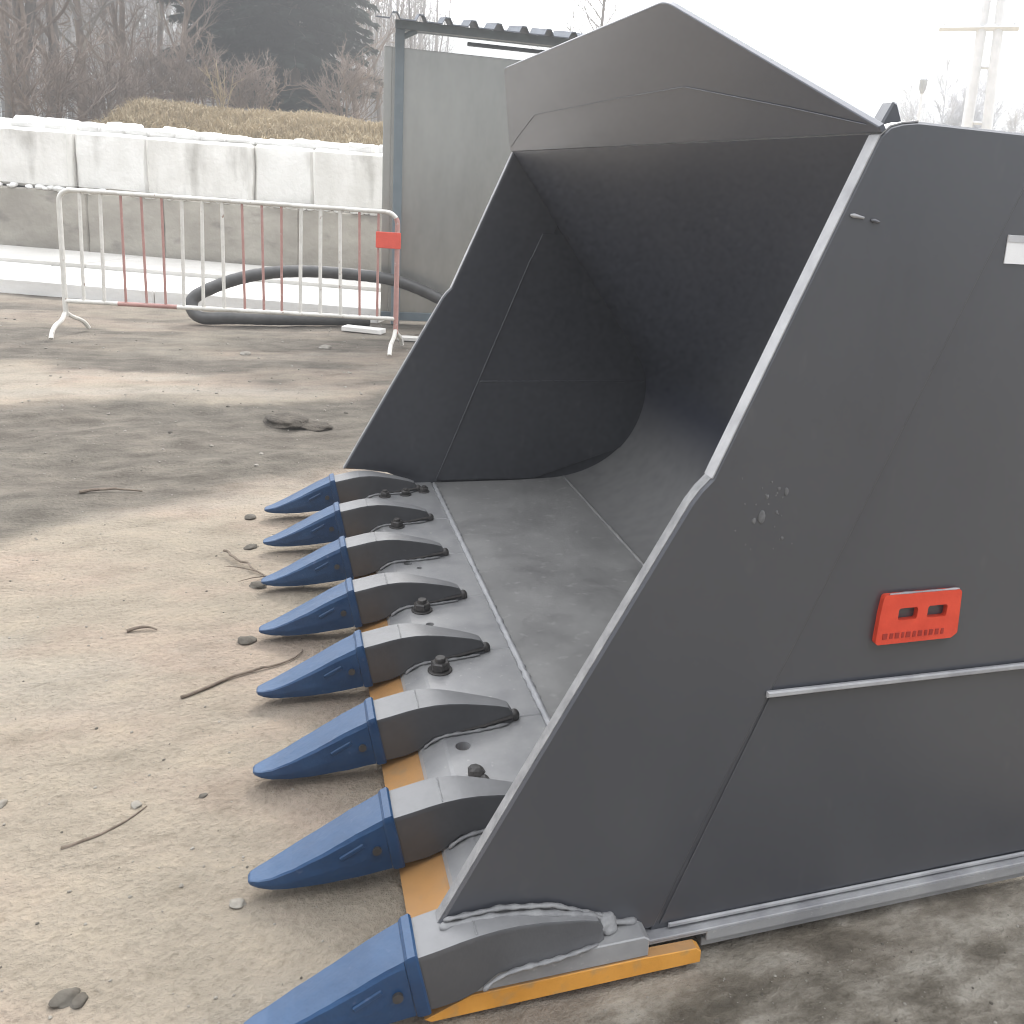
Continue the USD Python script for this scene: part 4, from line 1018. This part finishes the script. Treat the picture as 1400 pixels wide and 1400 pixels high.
lpn = Thing('lamp_post', 'slim pale lamp post with a dark head, left of the utility pole', 'lamp post', (21.02, 27.7, 0))
lpn.part('pole', tube([(21.02, 27.7, 0), (21.0, 27.72, 5.6)], [0.07, 0.05], 8), 'hazed_concrete', 40)
lpn.part('lamp_head', tube([(21.0, 27.72, 5.55), (21.0, 27.72, 5.7), (21.0, 27.72, 6.0), (21.0, 27.72, 6.12)], [0.06, 0.13, 0.15, 0.05], 10), 'lamp_grey', 40)

# ------------------------------------------------------------------ litter on the yard
def gz(x, y):
    return float(ground_z(np.array([[x]]), np.array([[y]]))[0, 0])
def stick(pts, r0, label, seed, twigs=()):
    p = smooth_path([(x, y, gz(x, y) + r0 * 0.6 + dz) for x, y, dz in pts], 24)
    p += (noise(p * 30 + seed, seed)[:, None] - 0.5) * 0.012 * np.array([1, 1, 0.3])
    r0 = r0 * 0.72
    q = [tube(p, np.linspace(r0, r0 * 0.45, 24), 7)]
    for i, dx, dy, dz, L in twigs:
        d = np.array([dx, dy, dz]); d /= np.linalg.norm(d)
        q.append(tube([p[i], p[i] + d * L * 0.5 + [0, 0, 0.004], p[i] + d * L], [r0 * 0.5, r0 * 0.4, r0 * 0.2], 5))
    solo('fallen_twig', cat(*q), 'stick_wood', label, 'twig', 40)
stick([(-0.16, 2.49, 0.02), (-0.05, 2.30, 0.01), (0.06, 2.13, 0.0)], 0.008, 'forked brown twig at the tip of the third tooth from the far end', 1, [(14, -1, 0.2, 0.15, 0.12), (18, -1, -0.6, 0.1, 0.12)])
stick([(-0.225, 1.315, 0), (-0.16, 1.355, 0), (-0.06, 1.43, 0.003), (0.07, 1.475, 0.002), (0.13, 1.56, 0.0)], 0.008, 'long thin bent twig before the fourth tooth from the near end', 2)
stick([(-0.44, 1.82, 0), (-0.395, 1.825, 0.006), (-0.345, 1.81, 0.0)], 0.009, 'short dark curled twig alone on the pale soil', 3)
stick([(-0.84, 3.33, 0), (-0.7, 3.36, 0.01), (-0.58, 3.38, 0.0)], 0.012, 'pale grey twig on the edge of the dark mud', 4)
stick([(-0.43, 0.665, -0.004), (-0.35, 0.70, -0.002), (-0.26, 0.79, -0.004)], 0.007, 'half buried crumbly twig near the bottom left', 5)
for k, (x, y, s, m, lab) in enumerate([(0.10, 4.70, 0.17, 'clod_earth', 'large dark earth clod on the mud before the far end of the bucket'), (0.26, 4.62, 0.11, 'clod_earth', 'smaller dark clod touching the large one on its right'),
        (-0.335, 0.205, 0.026, 'stone_dark', 'dark clod at the bottom left corner of the yard'), (-0.31, 0.19, 0.018, 'stone_dark', 'small dark clod right beside the bottom left one'), (-0.285, 0.80, 0.016, 'stone_pale', 'pale stone on the half buried twig'), (-0.03, 0.385, 0.018, 'stone_pale', 'pale stone right at the second near tooth tip'),
        (-0.13, 0.80, 0.011, 'stone_dark', 'dark pebble left of the third near tooth'), (-0.60, 0.88, 0.018, 'stone_pale', 'pale stone at the left edge of the photo'), (0.47, 3.22, 0.05, 'clod_earth', 'dark clod by the front corner of the far side plate'),
        (-0.02, 2.13, 0.035, 'stone_dark', 'brown clod at the tip of the third tooth from the far end'), (-0.05, 1.66, 0.032, 'stone_dark', 'brown clod at the fourth tooth from the far end'), (-0.06, 2.56, 0.028, 'stone_dark', 'brown clod at the second far tooth tip'), (-0.07, 2.93, 0.03, 'stone_dark', 'brown clod at the farthest tooth tip'),
        (-0.22, 7.05, 0.05, 'stone_pale', 'white stone on the grey gravel before the barrier'), (0.45, 7.4, 0.055, 'stone_pale', 'pale stone on the gravel under the barrier middle')]):
    solo('clod' if 'clod' in lab else 'stone', rock((x, y, gz(x, y) + s * 0.08), s, k + 3, 0.26 if s > 0.09 else 0.45, 3 if s > 0.09 else 2), m, lab, 'clod' if 'clod' in lab else 'stone', True)
r = np.random.default_rng(8)
gr = {'stone_pale': [], 'stone_dark': []}
for k in range(3600):
    if k < 1700:
        x, y = r.uniform(-1.6, 0.5), r.uniform(-0.3, 3.6)
    elif k < 2500:
        x, y = r.uniform(0.5, 2.6), r.uniform(-0.65, -0.08)
    else:
        x, y = r.uniform(-3, 2.0), r.uniform(3.6, 9)
    s = 0.0016 + 0.0045 * r.random() ** 6
    if y > 3.6:
        s *= 2.4
    gr['stone_pale' if r.random() < 0.8 else 'stone_dark'].append((x, y, s, k))
for nme, lst in gr.items():
    zs = ground_z(np.array([q[0] for q in lst]), np.array([q[1] for q in lst]))
    struct('gravel', cat(*[rock((x, y, z + s * 0.2), s, k, 0.6, 0 if s < 0.006 else 1) for (x, y, s, k), z in zip(lst, zs)]), nme, kind='stuff', label='fine pale grit strewn over the yard' if nme == 'stone_pale' else 'fine dark grit strewn over the yard')

# ------------------------------------------------------------------ the misty air
HAZE = 0.0048
usdkit.material(stage, '/World/Looks/haze_air', {'v': ('principled_volume', {'color': (0.93, 0.95, 0.98), 'density': HAZE, 'anisotropy': 0.55})}, [], volume='v.volume')
hb = usdkit.mesh(stage, '/World/haze', shift(trimesh.creation.box((900, 560, 54)), (0, 170, 25.5)), '/World/Looks/haze_air')
tag(hb.GetPrim(), 'thin even mist over the yard and the hill', kind='stuff')
